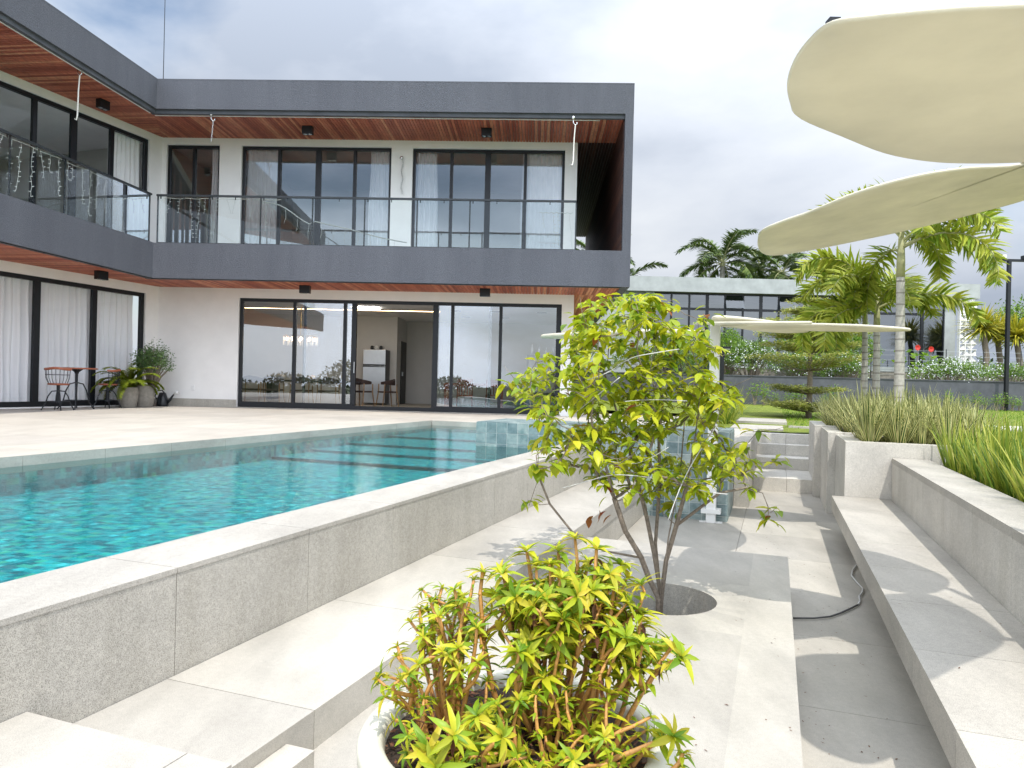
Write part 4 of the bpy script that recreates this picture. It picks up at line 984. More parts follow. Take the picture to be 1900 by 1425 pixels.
# wire fence on the terrace
o = thing('wire_fence', 'thin wire fence on the terrace by the red flowers', 'fence')
for k in range(9):
    mb = MB(); mb.tube([(10.5+k*1.6,30.6,1.2),(10.5+k*1.6,30.6,2.75)], .02, 5); mb.build('post', 'dark_metal', o)
mb = MB()
for k in range(7): mb.tube([(10.5,30.6,1.4+k*.21),(23.3,30.6,1.4+k*.21)], .006, 4)
mb.build('wire', 'steel', o)
# rooftop antenna wire
o = thing('antenna', 'thin vertical mast rising from the roof of the left wing', 'antenna')
q = at(303,150,19); mb = MB(); mb.tube([(q.x,q.y,8.0),(q.x-.01,q.y,12.5)], [.012,.008], 6); mb.build('mast', 'dark_metal', o)
mb = MB(); mb.box(lambda a,b_,c: (q.x+a,q.y+b_,c), -.08,.08,-.08,.08,7.951,8.02); mb.build('base', 'steel', o)
# ================================================================== PLANTS
def inpoly(x, y, pg):
    c = False; j = len(pg)-1
    for i in range(len(pg)):
        if (pg[i][1] > y) != (pg[j][1] > y) and x < (pg[j][0]-pg[i][0])*(y-pg[i][1])/(pg[j][1]-pg[i][1])+pg[i][0]: c = not c
        j = i
    return c
class Skel:
    def __init__(s, root): s.p = [Vector(root)]; s.par = [-1]
    def path(s, i, pts):
        for q in pts: s.p.append(Vector(q)); s.par.append(i); i = len(s.p)-1
        return i
    def connect(s, tgt, r, root, wig=.05):
        best, bi = 1e9, 0
        dr = (tgt-root).length
        for i, p in enumerate(s.p):
            if i == 0: continue
            d = (tgt-p).length; pen = max(0, p.z-tgt.z)*1.4+max(0, (p-root).length-dr)*1.5
            if d+pen < best and d > .02: best, bi = d+pen, i
        p = s.p[bi]; d = tgt-p; n = max(2, int(d.length/.10)); par = bi; q = []
        for k in range(1, n+1):
            t = k/n; c = p+d*t; c.z -= .18*d.length*math.sin(math.pi*t)*.5; c += rvec(r)*wig*d.length*(.5 if k < n else 0)
            q.append(c)
        return s.path(par, q)
    def mesh(s, mb, r0, rmin, expo=.5, n=6):
        w_ = [0.0]*len(s.p); ch = [[] for _ in s.p]
        for i in range(len(s.p)-1, 0, -1):
            w_[i] = max(w_[i], 1.0) if not ch[i] else w_[i]; w_[s.par[i]] += w_[i]; ch[s.par[i]].append(i)
        tot = w_[0]
        rad = [max(rmin, r0*(max(x,1)/tot)**expo) for x in w_]
        done = set()
        def chain(start, first):
            pts = [s.p[start]] if start >= 0 else []; rs = [min(rad[start], rad[first]*1.15)] if start >= 0 else []; i = first
            while True:
                pts.append(s.p[i]); rs.append(rad[i])
                if not ch[i]: break
                nx = max(ch[i], key=lambda k: w_[k])
                for k in ch[i]:
                    if k != nx: stack.append((i, k))
                i = nx
            if len(pts) > 1: mb.tube(pts, rs, n if rs[0] > .008 else 4)
        stack = [(0, k) for k in ch[0]]
        while stack: a, b_ = stack.pop(); chain(a, b_)
# ------------------------------------------------------------------ the small tree in the round pit
r = random.Random(21)
root = Vector(P(-.70, 4.85, -.83)); DT = 4.8
tree = thing('tree', 'small multi-stemmed tree with glossy yellow-green leaves in the round pit of the platform', 'tree')
S = Skel(root)
J = lambda px, py, dy=0: at(px, py, DT+dy)
for pl in ([(1222,1110,0),(1205,1075,-.02),(1190,1035,-.05),(1160,985,-.10),(1140,925,-.15),(1128,880,-.2),(1105,800,-.25)],
           [(1226,1105,.03),(1214,1030,.05),(1200,960,.1),(1180,880,.2),(1150,780,.3),(1120,690,.3)],
           [(1228,1100,0),(1236,1040,-.02),(1255,975,-.06),(1275,900,-.15),(1290,810,-.2),(1300,720,-.2)],
           [(1224,1095,.04),(1216,1010,.1),(1224,900,.15),(1222,780,.1),(1205,660,.05),(1195,600,.0)],
           [(1230,1090,-.02),(1240,1000,-.1),(1262,880,.25),(1272,760,.35),(1262,660,.3)]):
    S.path(0, [J(*q) for q in pl])
S.path(3, [J(1120,1022,-.1),J(1060,985,-.15),J(1020,935,-.18),J(1000,885,-.2),J(995,845,-.2)])
S.path(16, [J(1335,915,-.1),J(1385,905,-.1),J(1415,915,-.12),J(1425,940,-.13)])
pg = [(1090,560),(1150,548),(1210,548),(1290,578),(1328,640),(1335,705),(1375,730),(1330,770),(1360,820),(1405,830),(1400,880),(1330,895),(1270,935),(1200,940),(1130,905),(1075,870),(1000,880),(985,840),(1010,790),(985,750),(935,715),(985,680),(1040,640),(1060,600)]
cl = []
while len(cl) < 460:
    px, py = r.uniform(930,1410), r.uniform(545,945)
    if not inpoly(px, py, pg): continue
    if py > 800 and r.random() < .2: continue
    if px < 1050 and r.random() < .35: continue
    dy = r.gauss(0, .30); cl.append(at(px, py, DT+dy))
for px,py,dy in ((940,712,-.1),(965,700,-.1),(950,725,-.1),(985,755,-.15),(1000,780,-.2),(978,690,-.1),(995,672,-.1),(985,930,-.2),(1000,870,-.2),(1440,855,-.1),(1425,960,-.13),(1437,945,-.13),(1395,905,-.1),(1355,720,-.1),(1372,735,-.1),(1100,565,0),(1075,590,0),(1205,550,0),(1130,552,0),(1305,590,0),(1385,825,-.1),(1405,800,-.1)): cl.append(J(px,py,dy))
cl.sort(key=lambda c: (c-root).length)
lv = MB(); br = MB()
for c in cl: S.connect(c, r, root, .10)
S.mesh(br, .030, .0021, .48)
# a few bare twigs poking out
for k in range(46):
    c = r.choice(cl); d = (c-root).normalized()+rvec(r)*.9; d.z = abs(d.z)*.6; d.normalize(); L_ = r.uniform(.08,.26)
    br.tube([c-d*.03, c+d*L_*.5+rvec(r)*.015, c+d*L_], [.0028,.0022,.0012], 4)
trk = br.build('trunk', 'bark', tree, smooth=True)
bl = MB()
for c in cl:
    for k in range(r.choice((4,5,6,6,7))):
        a = r.uniform(0, 6.28); d = Vector((math.cos(a), math.sin(a), r.uniform(-.75,.35))); Ln = r.uniform(.06,.12)
        tgt = lv; lv.mi = 1 if r.random() < .012 else 0
        tgt.leaf(c+rvec(r)*.02, d, (r.uniform(-.3,.3),r.uniform(-.3,.3),1), Ln, Ln*r.uniform(.40,.52), r.uniform(.1,.5), r.uniform(.05,.22))
    if r.random() < .65:
        lv.mi = 0
        for k in range(2):
            p = c+rvec(r)*r.uniform(.05,.10); a = r.uniform(0,6.28); Ln = r.uniform(.05,.1)
            lv.leaf(p, (math.cos(a),math.sin(a),r.uniform(-.8,.2)), (0,0,1), Ln, Ln*.46, r.uniform(.1,.5), .15)
lv.mi = 1
for px,py in ((1125,948),(1135,955),(1112,946),(1093,962),(1100,957)): 
    c = J(px,py,-.2); lv.leaf(c, (r.uniform(-1,1),r.uniform(-1,1),-.7), (0,0,1), .085, .042, .3)
lv.build('foliage', ['leaf_tree', 'leaf_brown'], tree, smooth=True, recalc=False)
o = thing('string_light', 'thin white light wire tangled through the small tree', 'string light')
mb = MB()
for pl in ([(1045,905),(1090,893),(1130,882),(1170,882),(1215,888),(1262,898),(1310,912),(1350,917)],[(1160,745),(1195,742),(1235,742),(1275,744)],[(1090,705),(1130,690),(1170,665),(1215,655),(1260,648)],[(1010,790),(1060,770),(1100,740),(1150,700)],[(1330,790),(1290,850),(1262,905),(1240,965)],[(1100,850),(1180,860),(1240,830)]):
    q = [J(x, y, -.38+.1*math.sin(i*1.7)) for i,(x,y) in enumerate(pl)]
    mb.tube(smooth_loop(q+q[::-1][1:-1], 4)[:len(q)*4-3], .0032, 4)
mb.build('wire', 'cable_white', o, smooth=True)
# ------------------------------------------------------------------ pot in the foreground
pc = Vector(P(-.68, 1.95, -.6))
pot = thing('plant_pot', 'wide cream bowl-shaped pot at the bottom edge of the picture', 'pot', None, pc)
mb = MB(); mb.lathe(W, [(.001,.0),(.26,.0),(.30,.02),(.38,.15),(.43,.28),(.448,.36),(.45,.39),(.442,.403),(.42,.408),(.40,.412),(.385,.408),(.378,.398),(.372,.37),(.365,.30)], 64); mb.build('bowl', 'pot_cream', pot, smooth=True)
mb = MB(); mb.lathe(W, [(.001,.375),(.15,.382),(.28,.376),(.374,.368)], 40)
rr = random.Random(5)
soil_o = mb.build('soil', 'soil', pot)
mb = MB()
for i in range(1200):
    a, q = rr.uniform(0,6.28), .37*math.sqrt(rr.random()); c = Vector((q*math.cos(a), q*math.sin(a), .382+rr.uniform(-.008,.012)))
    d = Vector((rr.uniform(-1,1), rr.uniform(-1,1), rr.uniform(-.2,.4))); mb.leaf4(c, d, (rr.uniform(-1,1),rr.uniform(-1,1),1), rr.uniform(.01,.03), rr.uniform(.005,.012))
mb.build('mulch', 'leaf_dry', soil_o, recalc=False)
pl_ = thing('succulent_shrub', 'bushy plant with orange fleshy stems and lime leaf rosettes growing in the cream pot', 'shrub', None, pc)
st = MB(); lf = MB(); dr = MB()
def rosette(c, d, n, L0, sc=1):
    for k in range(n):
        a = k*2.4+rr.uniform(-.3,.3); x = d.orthogonal().normalized(); y = d.cross(x)
        el = rr.uniform(.15,.9) if k < n*.6 else rr.uniform(.9,1.4)
        dd = (x*math.cos(a)+y*math.sin(a))*math.cos(el*.9)+d*math.sin(el*.9)
        Ln = L0*rr.uniform(.7,1.1)*(1 if el < .9 else .6); lf.leaf(c, dd, d, Ln, Ln*rr.uniform(.26,.33), rr.uniform(.3,.8), .2)
def stem(base, top, r0, dense, big):
    n = 7; pts = []; d = top-base; off = Vector((rr.uniform(-1,1), rr.uniform(-1,1), 0))*.035
    for i in range(n+1):
        t = i/n; pts.append(base+d*t+off*math.sin(math.pi*t)+Vector((0,0,.05*d.length*math.sin(math.pi*t))) + rvec(rr)*.003)
    st.tube(pts, [r0*(1.15-.55*i/n) for i in range(n+1)], 7)
    for i in range(2, n):                                                # nodes on the stem
        if rr.random() < .8: st.ball(pts[i], r0*(1.3-.55*i/n), 4)
    dn = (pts[-1]-pts[-2]).normalized()
    rosette(pts[-1], dn, 12 if big else 9, .066 if big else .044)
    for i in range(2, n):
        m = dense if i >= 3 else dense//2
        for k in range(m):
            a = rr.uniform(0,6.28); q = pts[i]+(pts[i+1]-pts[i])*rr.random(); dd = Vector((math.cos(a),math.sin(a),rr.uniform(-.1,.6))); Ln = (.058 if big else .034)*rr.uniform(.5,1.1)
            if rr.random() < .06: dr.leaf(q, dd+Vector((0,0,-1)), (0,0,1), Ln*.8, Ln*.25, .6, .4)
            else: lf.leaf(q, dd, (0,0,1), Ln, Ln*.34, rr.uniform(.2,.6), .2)
    return pts
hx, hy = Vector((CB,-SB,0)), Vector((SB,CB,0))
camd = Vector((-pc.x, -pc.y, 0)).normalized(); right = Vector((-camd.y, camd.x, 0))   # image right at the pot
def loc(a, b, z): return right*a-camd*b+Vector((0,0,z))               # a: right, b: away from the viewer
tops = [ # (a, b, z, big) tip positions seen in the picture
 (-.12,.10,.82,1),(.02,.16,.87,1),(.09,.05,.86,1),(.17,.12,.92,1),(-.06,.14,.82,1),(.05,.12,.84,1),(.12,.14,.88,1),(-.02,.05,.78,1),(.23,.05,.91,1),(.31,.08,.86,1),(.36,.0,.74,1),(.45,-.02,.66,1),(.19,-.02,.80,1),(.04,-.02,.80,1),(-.05,.05,.83,1),(.26,-.06,.72,1),(.13,-.08,.70,1),(.33,-.08,.62,1),(.0,-.10,.66,1),(.22,.18,.84,1),(.10,.2,.82,1),(.38,.12,.68,1),(.29,.2,.76,1),(.15,.02,.76,1),(.06,.08,.74,1),(.28,.02,.80,1),(.21,.10,.78,1),(.12,-.02,.84,1),(.41,.05,.60,1),(.34,.15,.8,1),
 (-.36,.0,.60,0),(-.33,.06,.68,0),(-.27,.05,.74,0),(-.24,.0,.72,0),(-.20,.06,.78,0),(-.16,.0,.76,0),(-.29,-.05,.60,0),(-.38,-.08,.52,0),(-.41,-.04,.55,0),(-.22,-.06,.64,0),(-.17,-.08,.60,0),(-.31,.12,.70,0),(-.25,.14,.76,0),(-.12,-.04,.70,0),(-.34,-.12,.48,0),(-.19,.12,.74,0),(-.14,.08,.80,0),(-.28,-.0,.66,0),(-.22,.05,.68,0),(-.37,.08,.60,0)]
for a,b,z,big in tops:
    if big: base = loc(a*.5+rr.uniform(-.05,.05)+.04, b*.6+rr.uniform(-.03,.1), .34)
    else: base = loc(-.20+(a+.25)*.30+rr.uniform(-.03,.03), b*.4+.02+rr.uniform(-.03,.05), .34)
    p = stem(base, loc(a*.97, b, .36+(z-.36)*1.02), rr.uniform(.0062,.0092), 5 if big else 6, big)
    for _ in range(2 if big else 1):                                       # forks
        q = p[4]; d = Vector((rr.uniform(-.1,.1), rr.uniform(-.1,.1), rr.uniform(.07,.16))); stem(q, q+d, .006, 3, big)
for i in range(28):                                                      # low creeping stems towards the viewer
    a0 = rr.uniform(-.26,.28); b0 = rr.uniform(-.2,-.02); ang = rr.uniform(-1.3,1.3); ln = rr.uniform(.12,.26)
    stem(loc(a0,b0,.35), loc(max(-.40,min(.42,a0+ln*math.sin(ang))), b0-ln*math.cos(ang)*.7, .36+rr.uniform(.02,.18)), rr.uniform(.006,.009), 4, rr.random() < .35)
for i in range(16):                                                      # dense young growth in the middle front
    a0 = rr.uniform(-.12,.30); b0 = rr.uniform(-.16,.10); z = rr.uniform(.42,.60)
    stem(loc(a0,b0,.35), loc(a0+rr.uniform(-.05,.05), b0+rr.uniform(-.05,.05), z), .006, 5, rr.random() < .5)
for i in range(26):                                                      # dry curled stalks
    a0 = rr.uniform(-.3,.3); b0 = rr.uniform(-.2,.1); p = loc(a0, b0, .36); pts = [p]
    for k in range(5): p = p+Vector((rr.uniform(-.03,.03), rr.uniform(-.03,.03), rr.uniform(-.005,.04))); pts.append(p)
    dr.tube(pts, .002, 4)
for i in range(9):
    c = loc(.24+rr.uniform(-.02,.02), .02+rr.uniform(-.02,.02), .70+rr.uniform(-.08,.08)); dr.leaf(c, (rr.uniform(-1,1),rr.uniform(-1,1),-1.2), (0,0,1), .06, .02, .5, .4)
st.build('stems', 'succulent', pl_, smooth=True); lf.build('leaves', 'leaf_pot', pl_, smooth=True, recalc=False); dr.build('dry_leaves', 'leaf_dry', pl_, recalc=False)
# ------------------------------------------------------------------ striped grass in the planters and iris leaves behind the bench
def clump(pos, n, h, wd, seed, mat, name, label, cat, group, bend=.55, spread=.5, rad=.08):
    r = random.Random(seed); mb = MB()
    for i in range(n):
        a = r.uniform(0,6.28); q = rad*math.sqrt(r.random()); tl = r.uniform(.05,spread)
        d = Vector((math.cos(a)*tl, math.sin(a)*tl, 1)); mb.blade((q*math.cos(a),q*math.sin(a),-.02), d, h*r.uniform(.6,1.1), wd*r.uniform(.7,1.2), bend*r.uniform(.2,1.6)*tl/spread, 5)
    o = mb.build(name, mat, recalc=False, smooth=True); o.location = pos; return tag(o, label, cat, group)
G1 = 'clumps of striped grass in the planter boxes'; protos = []
LB = {0:'clump of cream-striped grass in the planter box nearest the bench', 1:'clump of cream-striped grass in the middle planter box', 2:'clump of cream-striped grass in the farthest planter box'}
r = random.Random(4); k = 0
for i in range(3): protos.append(clump((0,0,0), 46, .66, .036, 100+i, 'leaf_strip', 'striped_grass', LB[0], 'ornamental grass', G1, .85, .80, .10))
used = set()
for bi,(v0,v1,u0,u1,z) in enumerate(((1.0,2.4,9.72,10.8,.17),(.9,2.4,11.2,12.4,.19),(.8,2.4,12.8,14.4,.21))):
    for iu in range(3):
        for iv in range(5):
            v = v0+(v1-v0)*(iv+.5)/5+r.uniform(-.06,.06); u = u0+(u1-u0)*(iu+.5)/3+r.uniform(-.08,.08); j = r.randrange(3)
            p = protos[j]
            if j in used: p = p.copy(); scene.collection.objects.link(p)
            used.add(j); p.location = P(v,u,z); p.rotation_euler = (0,0,r.uniform(0,6.28)); s_ = r.uniform(.85,1.12); p.scale = (s_,s_,s_*r.uniform(.85,1.1)); p['label'] = LB[bi]
G2 = 'clumps of sword-shaped leaves behind the bench'; LI = 'clump of long green and yellow sword leaves in the bed behind the bench wall'
protos = [clump((0,0,0), 44, .72, .026, 200+i, 'leaf_iris', 'iris', LI, 'ornamental grass', G2, .40, .55, .09) for i in range(3)]; used = set()
for iu in range(16):
    for iv in range(4):
        v = 1.84+.30*iv+r.uniform(-.06,.06); u = 3.6+.37*iu+r.uniform(-.1,.1); j = r.randrange(3)
        p = protos[j]
        if j in used: p = p.copy(); scene.collection.objects.link(p)
        used.add(j); p.location = P(v,u,-.05); p.rotation_euler = (0,0,r.uniform(0,6.28)); s_ = r.uniform(.75,1.0); p.scale = (s_,s_,s_)
q = at(1345,782,17.0); clump((q.x,q.y,lawn_z(q.y)), 170, 1.0, .022, 31, 'leaf_iris', 'fountain_grass', 'big fountain-like grass clump beside the white canopy post', 'ornamental grass', None, .75, .95, .2)
# ------------------------------------------------------------------ palms
def frond(mb, base, az, el, L, sag, nl, ll, wd, plumose, r):
    pts = []; p = Vector(base); e = el; n = 14
    for i in range(n+1):
        pts.append(p.copy()); d = Vector((math.cos(az)*math.cos(e), math.sin(az)*math.cos(e), math.sin(e))); p = p+d*(L/n); e -= sag/n*(.5+1.2*i/n)
    mb.mi = 1; mb.tube(pts, [.028*(1-.8*i/n)*L/2 for i in range(n+1)], 5); mb.mi = 0
    sd = Vector((-math.sin(az), math.cos(az), 0))
    for k in range(nl):
        t = .14+.86*k/nl; i = min(n-1, int(t*n)); c = pts[i].lerp(pts[i+1], t*n-i); ax = (pts[i+1]-pts[i]).normalized(); up = sd.cross(ax)
        l = ll*(.55+.45*math.sin(math.pi*min(1,t*1.05)))*r.uniform(.85,1.1)
        for s in (-1,1):
            f = r.uniform(-1.1,1.3)*plumose; d = (sd*s*math.cos(f)+up*math.sin(f)*(-1 if s < 0 and False else 1)+ax*r.uniform(.5,.85)).normalized()
            mb.blade(c, d, l, wd, r.uniform(.5,1.1), 3, side=ax.cross(d).cross(d) if plumose > .5 else None)
def palm(name, pos, h, rad, nf, L, ll, label, group, seed, mat='leaf_palm', plum=1.0, els=(1.25,-.1), sag=1.5, shaft=.45, rings=14, wd=.045, nl=80, azs=None):
    r = random.Random(seed); o = thing(name, label, 'palm tree', group, pos)
    mb = MB(); pts = [(.04*math.sin(3*t/12)*h*.2, .03*math.sin(2*t/12)*h*.2, h*t/12) for t in range(13)]
    mb.tube(pts, [rad*(1.25-.35*t/12) for t in range(13)], 14); mb.mi = 1
    for k in range(rings):
        t = (k+.5)/rings; x = .04*math.sin(3*t)*h*.2; y = .03*math.sin(2*t)*h*.2; rr_ = rad*(1.25-.35*t)*1.03
        mb.lathe(lambda a,b_,c: (x+a,y+b_,c), [(rr_*.98,h*t-.012),(rr_*1.03,h*t),(rr_*.98,h*t+.012)], 14)
    mb.build('trunk', ['palm_bark', 'palm_ring'], o, smooth=True)
    tx, ty = pts[-1][0], pts[-1][1]
    if shaft:
        mb = MB(); mb.tube([(tx,ty,h-.02),(tx,ty,h+shaft*.3),(tx,ty,h+shaft)], [rad*1.0,rad*.95,rad*.5], 12); mb.build('crownshaft', 'crownshaft', o, smooth=True)
    for k in range(nf):
        mb = MB(); az = azs[k%len(azs)] if azs else k*2.4+r.uniform(-.2,.2); t = k/max(1,nf-1); el = els[0]+(els[1]-els[0])*t
        frond(mb, (tx,ty,h+shaft*(.9-.4*t)), az, el, L*r.uniform(.85,1.08), sag*r.uniform(.85,1.15), nl, ll, wd, plum, r)
        mb.build('frond', [mat, 'crownshaft'], o, recalc=False)
    return o
GP = 'foxtail palms in the planters'
PA = lambda px, py, Y, z: Vector((at(px,py,Y).x, Y, z))
palm('palm_tree', PA(1666,740,10.6,.15), 2.40, .062, 11, 1.7, .36, 'tallest of the three foxtail palms, with a smooth grey ringed trunk', GP, 1, shaft=.75, azs=[1.5,.15,-.2,3.3,2.7,4.4,-1.0,.6,.0,5.2], els=(1.35,.25), sag=2.1)
palm('palm_tree', PA(1602,738,12.6,.2), 1.75, .048, 10, 1.5, .36, 'slim foxtail palm on the left of the three in the planter', GP, 2, shaft=.4, els=(1.3,.2), sag=2.0, azs=[2.9,3.4,2.2,.8,4.1,1.5,5.2,3.1,2.6,3.8])
palm('palm_tree', PA(1624,736,12.0,.2), 1.75, .052, 9, 1.6, .38, 'middle foxtail palm, standing just left of the tallest one', GP, 3, shaft=.45, els=(1.3,.2), sag=2.0, azs=[2.4,3.1,.6,3.7,1.6,4.6,5.6,2.8,3.4])
GC = 'coconut palms behind the neighbouring house'
palm('coconut_palm', PA(1340,520,50,1.4), 8.0, .17, 15, 3.9, .9, 'full dark coconut palm rising behind the neighbouring roof', GC, 4, 'leaf_coco', .35, (1.35,-.5), 1.5, .3, 8, .12, 80)
palm('coconut_palm', PA(1412,520,54,1.4), 8.3, .17, 14, 3.9, .9, 'coconut palm half hidden behind the lower canopy petal', GC, 5, 'leaf_coco', .35, (1.35,-.6), 1.5, .3, 8, .12, 80)
palm('coconut_palm', PA(1452,520,50,1.4), 7.4, .17, 12, 3.4, .8, 'lowest coconut palm, directly behind the striped roof edge of the neighbouring house', GC, 6, 'leaf_coco', .35, (1.2,-.7), 1.5, .3, 8, .12, 76)
palm('coconut_palm', PA(1100,500,46,0), 8.8, .17, 12, 3.4, .8, 'coconut palm showing through the end of the balcony passage', GC, 7, 'leaf_coco', .35, (1.2,-.6), 1.5, .3, 8, .12, 76)
palm('coconut_palm', PA(1160,510,50,0), 7.6, .17, 12, 3.2, .8, 'coconut palm whose fronds peep out beside the right edge of the house', GC, 8, 'leaf_coco', .35, (1.0,-.6), 1.5, .3, 8, .12, 76)
# yellow screw palms on the right
def screw_palm(pos, h, hw, label, seed):
    r = random.Random(seed); o = thing('screw_palm', label, 'palm tree', 'yellow-headed palms beside the lamp post', pos)
    mb = MB(); mb.tube([(0,0,0),(hw*.15,0,h*.5),(0,0,h)], [.16,.13,.12], 8); mb.build('trunk', 'bark', o, smooth=True)
    mb = MB()
    for i in range(240):
        a = r.uniform(0,6.28); el = r.uniform(-.4,1.3); d = Vector((math.cos(a)*math.cos(el), math.sin(a)*math.cos(el), math.sin(el)))
        mb.blade((0,0,h+.05*math.sin(i)), d, hw*r.uniform(.75,1.1), .10, r.uniform(.7,1.5), 4)
    mb.build('crown', 'leaf_yellow', o, recalc=False); return o
for i,(px,py,Y,h,hw,lb) in enumerate(((1822,690,33,2.6,1.35,'yellow-leaved palm with a single head beside the pierced block screen'),(1848,690,34,2.5,1.25,'yellow-leaved palm directly left of the lamp post'),(1884,690,33,2.3,1.3,'greener spiky palm right of the lamp post'))):
    screw_palm((at(px,py,Y).x, Y, 1.25), h, hw, lb, i+50)
# ------------------------------------------------------------------ bushes and hedges
def bush(name, pos, rx, ry, rz, ncl, nl, ls, mat, label, cat, group=None, seed=0, flowers=0, fmat='flower_white', stems=True, zoff=.55, flowersize=.05, shape=None):
    r = random.Random(seed); o = thing(name, label, cat, group, pos); lf = MB(); fl = MB(); st = MB()
    for k in range(ncl):
        d = rvec(r); q = r.random()**.35; d.z = abs(d.z)*1.5-.45 if d.z < 0 else d.z
        c = Vector((d.x*rx*q, d.y*ry*q, max(.02, rz*zoff+d.z*rz*(1-zoff)*q*1.0+ (r.uniform(-.1,.1)*rz))))
        if shape and not shape(c, r): continue
        if stems and k%5 == 0: st.tube([(c.x*.15,c.y*.15,0),(c.x*.5,c.y*.5,c.z*.55),tuple(c)], [.03,.018,.006], 4)
        cs = r.uniform(.6,1.3)*ls*2.6
        for i in range(nl):
            p = c+rvec(r)*cs*r.random()**.5; dd = rvec(r); dd.z = dd.z*.5+.25; lf.leaf4(p, dd, rvec(r)+Vector((0,0,1.2)), ls*r.uniform(.7,1.3), ls*r.uniform(.35,.6))
        if flowers and r.random() < flowers:
            for i in range(4):
                p = c+rvec(r)*cs*.9-Vector((0,cs*.5,0)); n_ = Vector((r.uniform(-.5,.5),-1,r.uniform(0,1)))
                for j in range(3): a = j*1.05+r.random(); fl.leaf4(p-Vector((math.cos(a)*flowersize*.5,0,math.sin(a)*flowersize*.5)), (math.cos(a),0,math.sin(a)), n_, flowersize, flowersize*.6)
    if st.v: st.build('stems', 'bark', o)
    lf.build('foliage', mat, o, recalc=False)
    if fl.v: fl.build('flowers', fmat, o, recalc=False)
    return o
B = lambda px, Y, z: (at(px,700,Y).x, Y, z)
FG = 'white-flowered bushes on the garden wall'
bush('flowering_bush', B(1392,28.9,.95), 1.15,.8,1.85, 190,26,.085,'leaf_bush','tall bush full of white flowers behind the garden light','bush',FG,1,.55)
bush('flowering_bush', B(1480,29.0,.95), 1.0,.8,1.5, 150,26,.085,'leaf_bush','white-flowered bush behind the layered tree','bush',FG,2,.35)
bush('flowering_bush', B(1762,28.9,.95), 1.65,.8,1.25, 210,26,.08,'leaf_bush','wide low bush covered in white flowers between the palms and the lamp post','bush',FG,3,.7)
bush('flowering_bush', B(1565,29.0,.95), .9,.8,1.4, 130,26,.08,'leaf_bush','white-flowered bush left of the slim palm trunks','bush',FG,4,.3)
bush('bush', B(1490,30.5,1.2), 1.2,.9,2.9, 190,28,.10,'leaf_hedge','tall bright green bush against the neighbouring windows','bush',None,5)
bush('bush', B(1575,30.2,1.2), 1.3,.9,2.4, 190,28,.10,'leaf_hedge','bright green bush behind the slim palm trunks','bush',None,6)
bush('bush', B(1350,30.2,1.2), .9,.8,2.0, 120,28,.09,'leaf_hedge','light green bush behind the canopy post','bush',None,7)
bush('bush', B(1225,29.5,1.2), 2.4,.8,1.3, 220,26,.09,'leaf_bush','low dark green bush hidden behind the small tree','bush',None,8)
bush('bush', B(1870,30,1.2), 1.5,.8,.9, 120,24,.09,'leaf_bush','low green bush on the terrace at the right picture edge','bush',None,9,.3)
for i,(px,py,lb) in enumerate(((1672,645,'red hibiscus bloom seen between the palm trunks'),(1702,645,'red hibiscus bloom right of the tallest palm trunk'),(1727,648,'rightmost red hibiscus bloom above the white-flowered bush'))):
    c = at(px,py,29.8); o = thing('hibiscus', lb, 'flower', 'red hibiscus blooms', (c.x,c.y,1.3))
    mb = MB(); mb.tube([(0,0,0),(.03,0,.5),(0,0,c.z-1.3)], .015, 5); mb.build('stem', 'bark', o)
    mb = MB(); r = random.Random(i)
    for k in range(9):
        a = k*.7; mb.leaf((0,0,c.z-1.3), (math.cos(a),-.5,math.sin(a)), (0,-1,0), .13, .10, .2, .1)
    mb.build('petals', 'flower_red', o, recalc=False)
    mb = MB()
    for k in range(26):
        a = r.uniform(0,6.28); mb.leaf4((r.uniform(-.2,.2),r.uniform(-.2,.2),r.uniform(.1,c.z-1.5)), (math.cos(a),math.sin(a),.5), rvec(r), .28, .13)
    mb.build('foliage', 'leaf_hedge', o, recalc=False)
SG = 'young shrubs along the foot of the garden wall'; r = random.Random(8); first = None
for i,px in enumerate((1402,1418,1440,1462,1478,1490,1530,1548,1735,1760,1790,1812,1828,1850,1862,1880,1893)):
    h = r.uniform(.55,.95)
    if first is None: first = bush('young_shrub', B(px,27.4,.22), .22,.2,.8, 16,14,.085,'leaf_hedge','small leafy shrub planted at the foot of the dark garden wall','shrub',SG,40)
    else: dup(first, B(px,27.4+r.uniform(-.2,.2),.22), r.uniform(0,6), None, (h,h,h))
# layered tree
o = thing('tree', 'slender tree with flat tiered layers of small speckled leaves on the lawn', 'tree', None, PA(1500,770,20,lawn_z(20)))
TX = o.location.x; r = random.Random(12)
br = MB(); lf = MB(); hT = 3.15
br.tube([(0,0,-.1),(.02,0,1.0),(0,0,2.2),(.02,0,hT)], [.095,.075,.05,.02], 8)
sc_ = 20/1330
for (z,rd_,n,tilt) in ((.20,1.15,60,.15),(.70,1.0,36,.12),(1.35,1.5,46,.20),(1.85,1.25,60,.12),(2.2,1.4,76,.10),(2.55,1.1,64,.10),(2.9,.7,44,.1),(3.2,.35,18,.1)):
    for k in range(n):
        a = r.uniform(0,6.28); q = rd_*r.uniform(.25,1.0); tip = Vector((q*math.cos(a), q*math.sin(a), z+tilt*q*1.2+r.uniform(-.04,.06)))
        if k%2 == 0: br.tube([(0,0,z-.05),(tip.x*.5,tip.y*.5,z+.02),tuple(tip)], [.014,.009,.004], 4)
        for i in range(70):
            p = tip+Vector((r.gauss(0,.14), r.gauss(0,.14), r.gauss(0,.03))); lf.leaf4(p, (r.uniform(-1,1),r.uniform(-1,1),r.uniform(-.2,.4)), (r.uniform(-.4,.4),r.uniform(-.4,.4),1), r.uniform(.06,.11), r.uniform(.035,.06))
br.build('trunk', 'bark', o, smooth=True); lf.build('crown', 'leaf_layer', o, recalc=False)
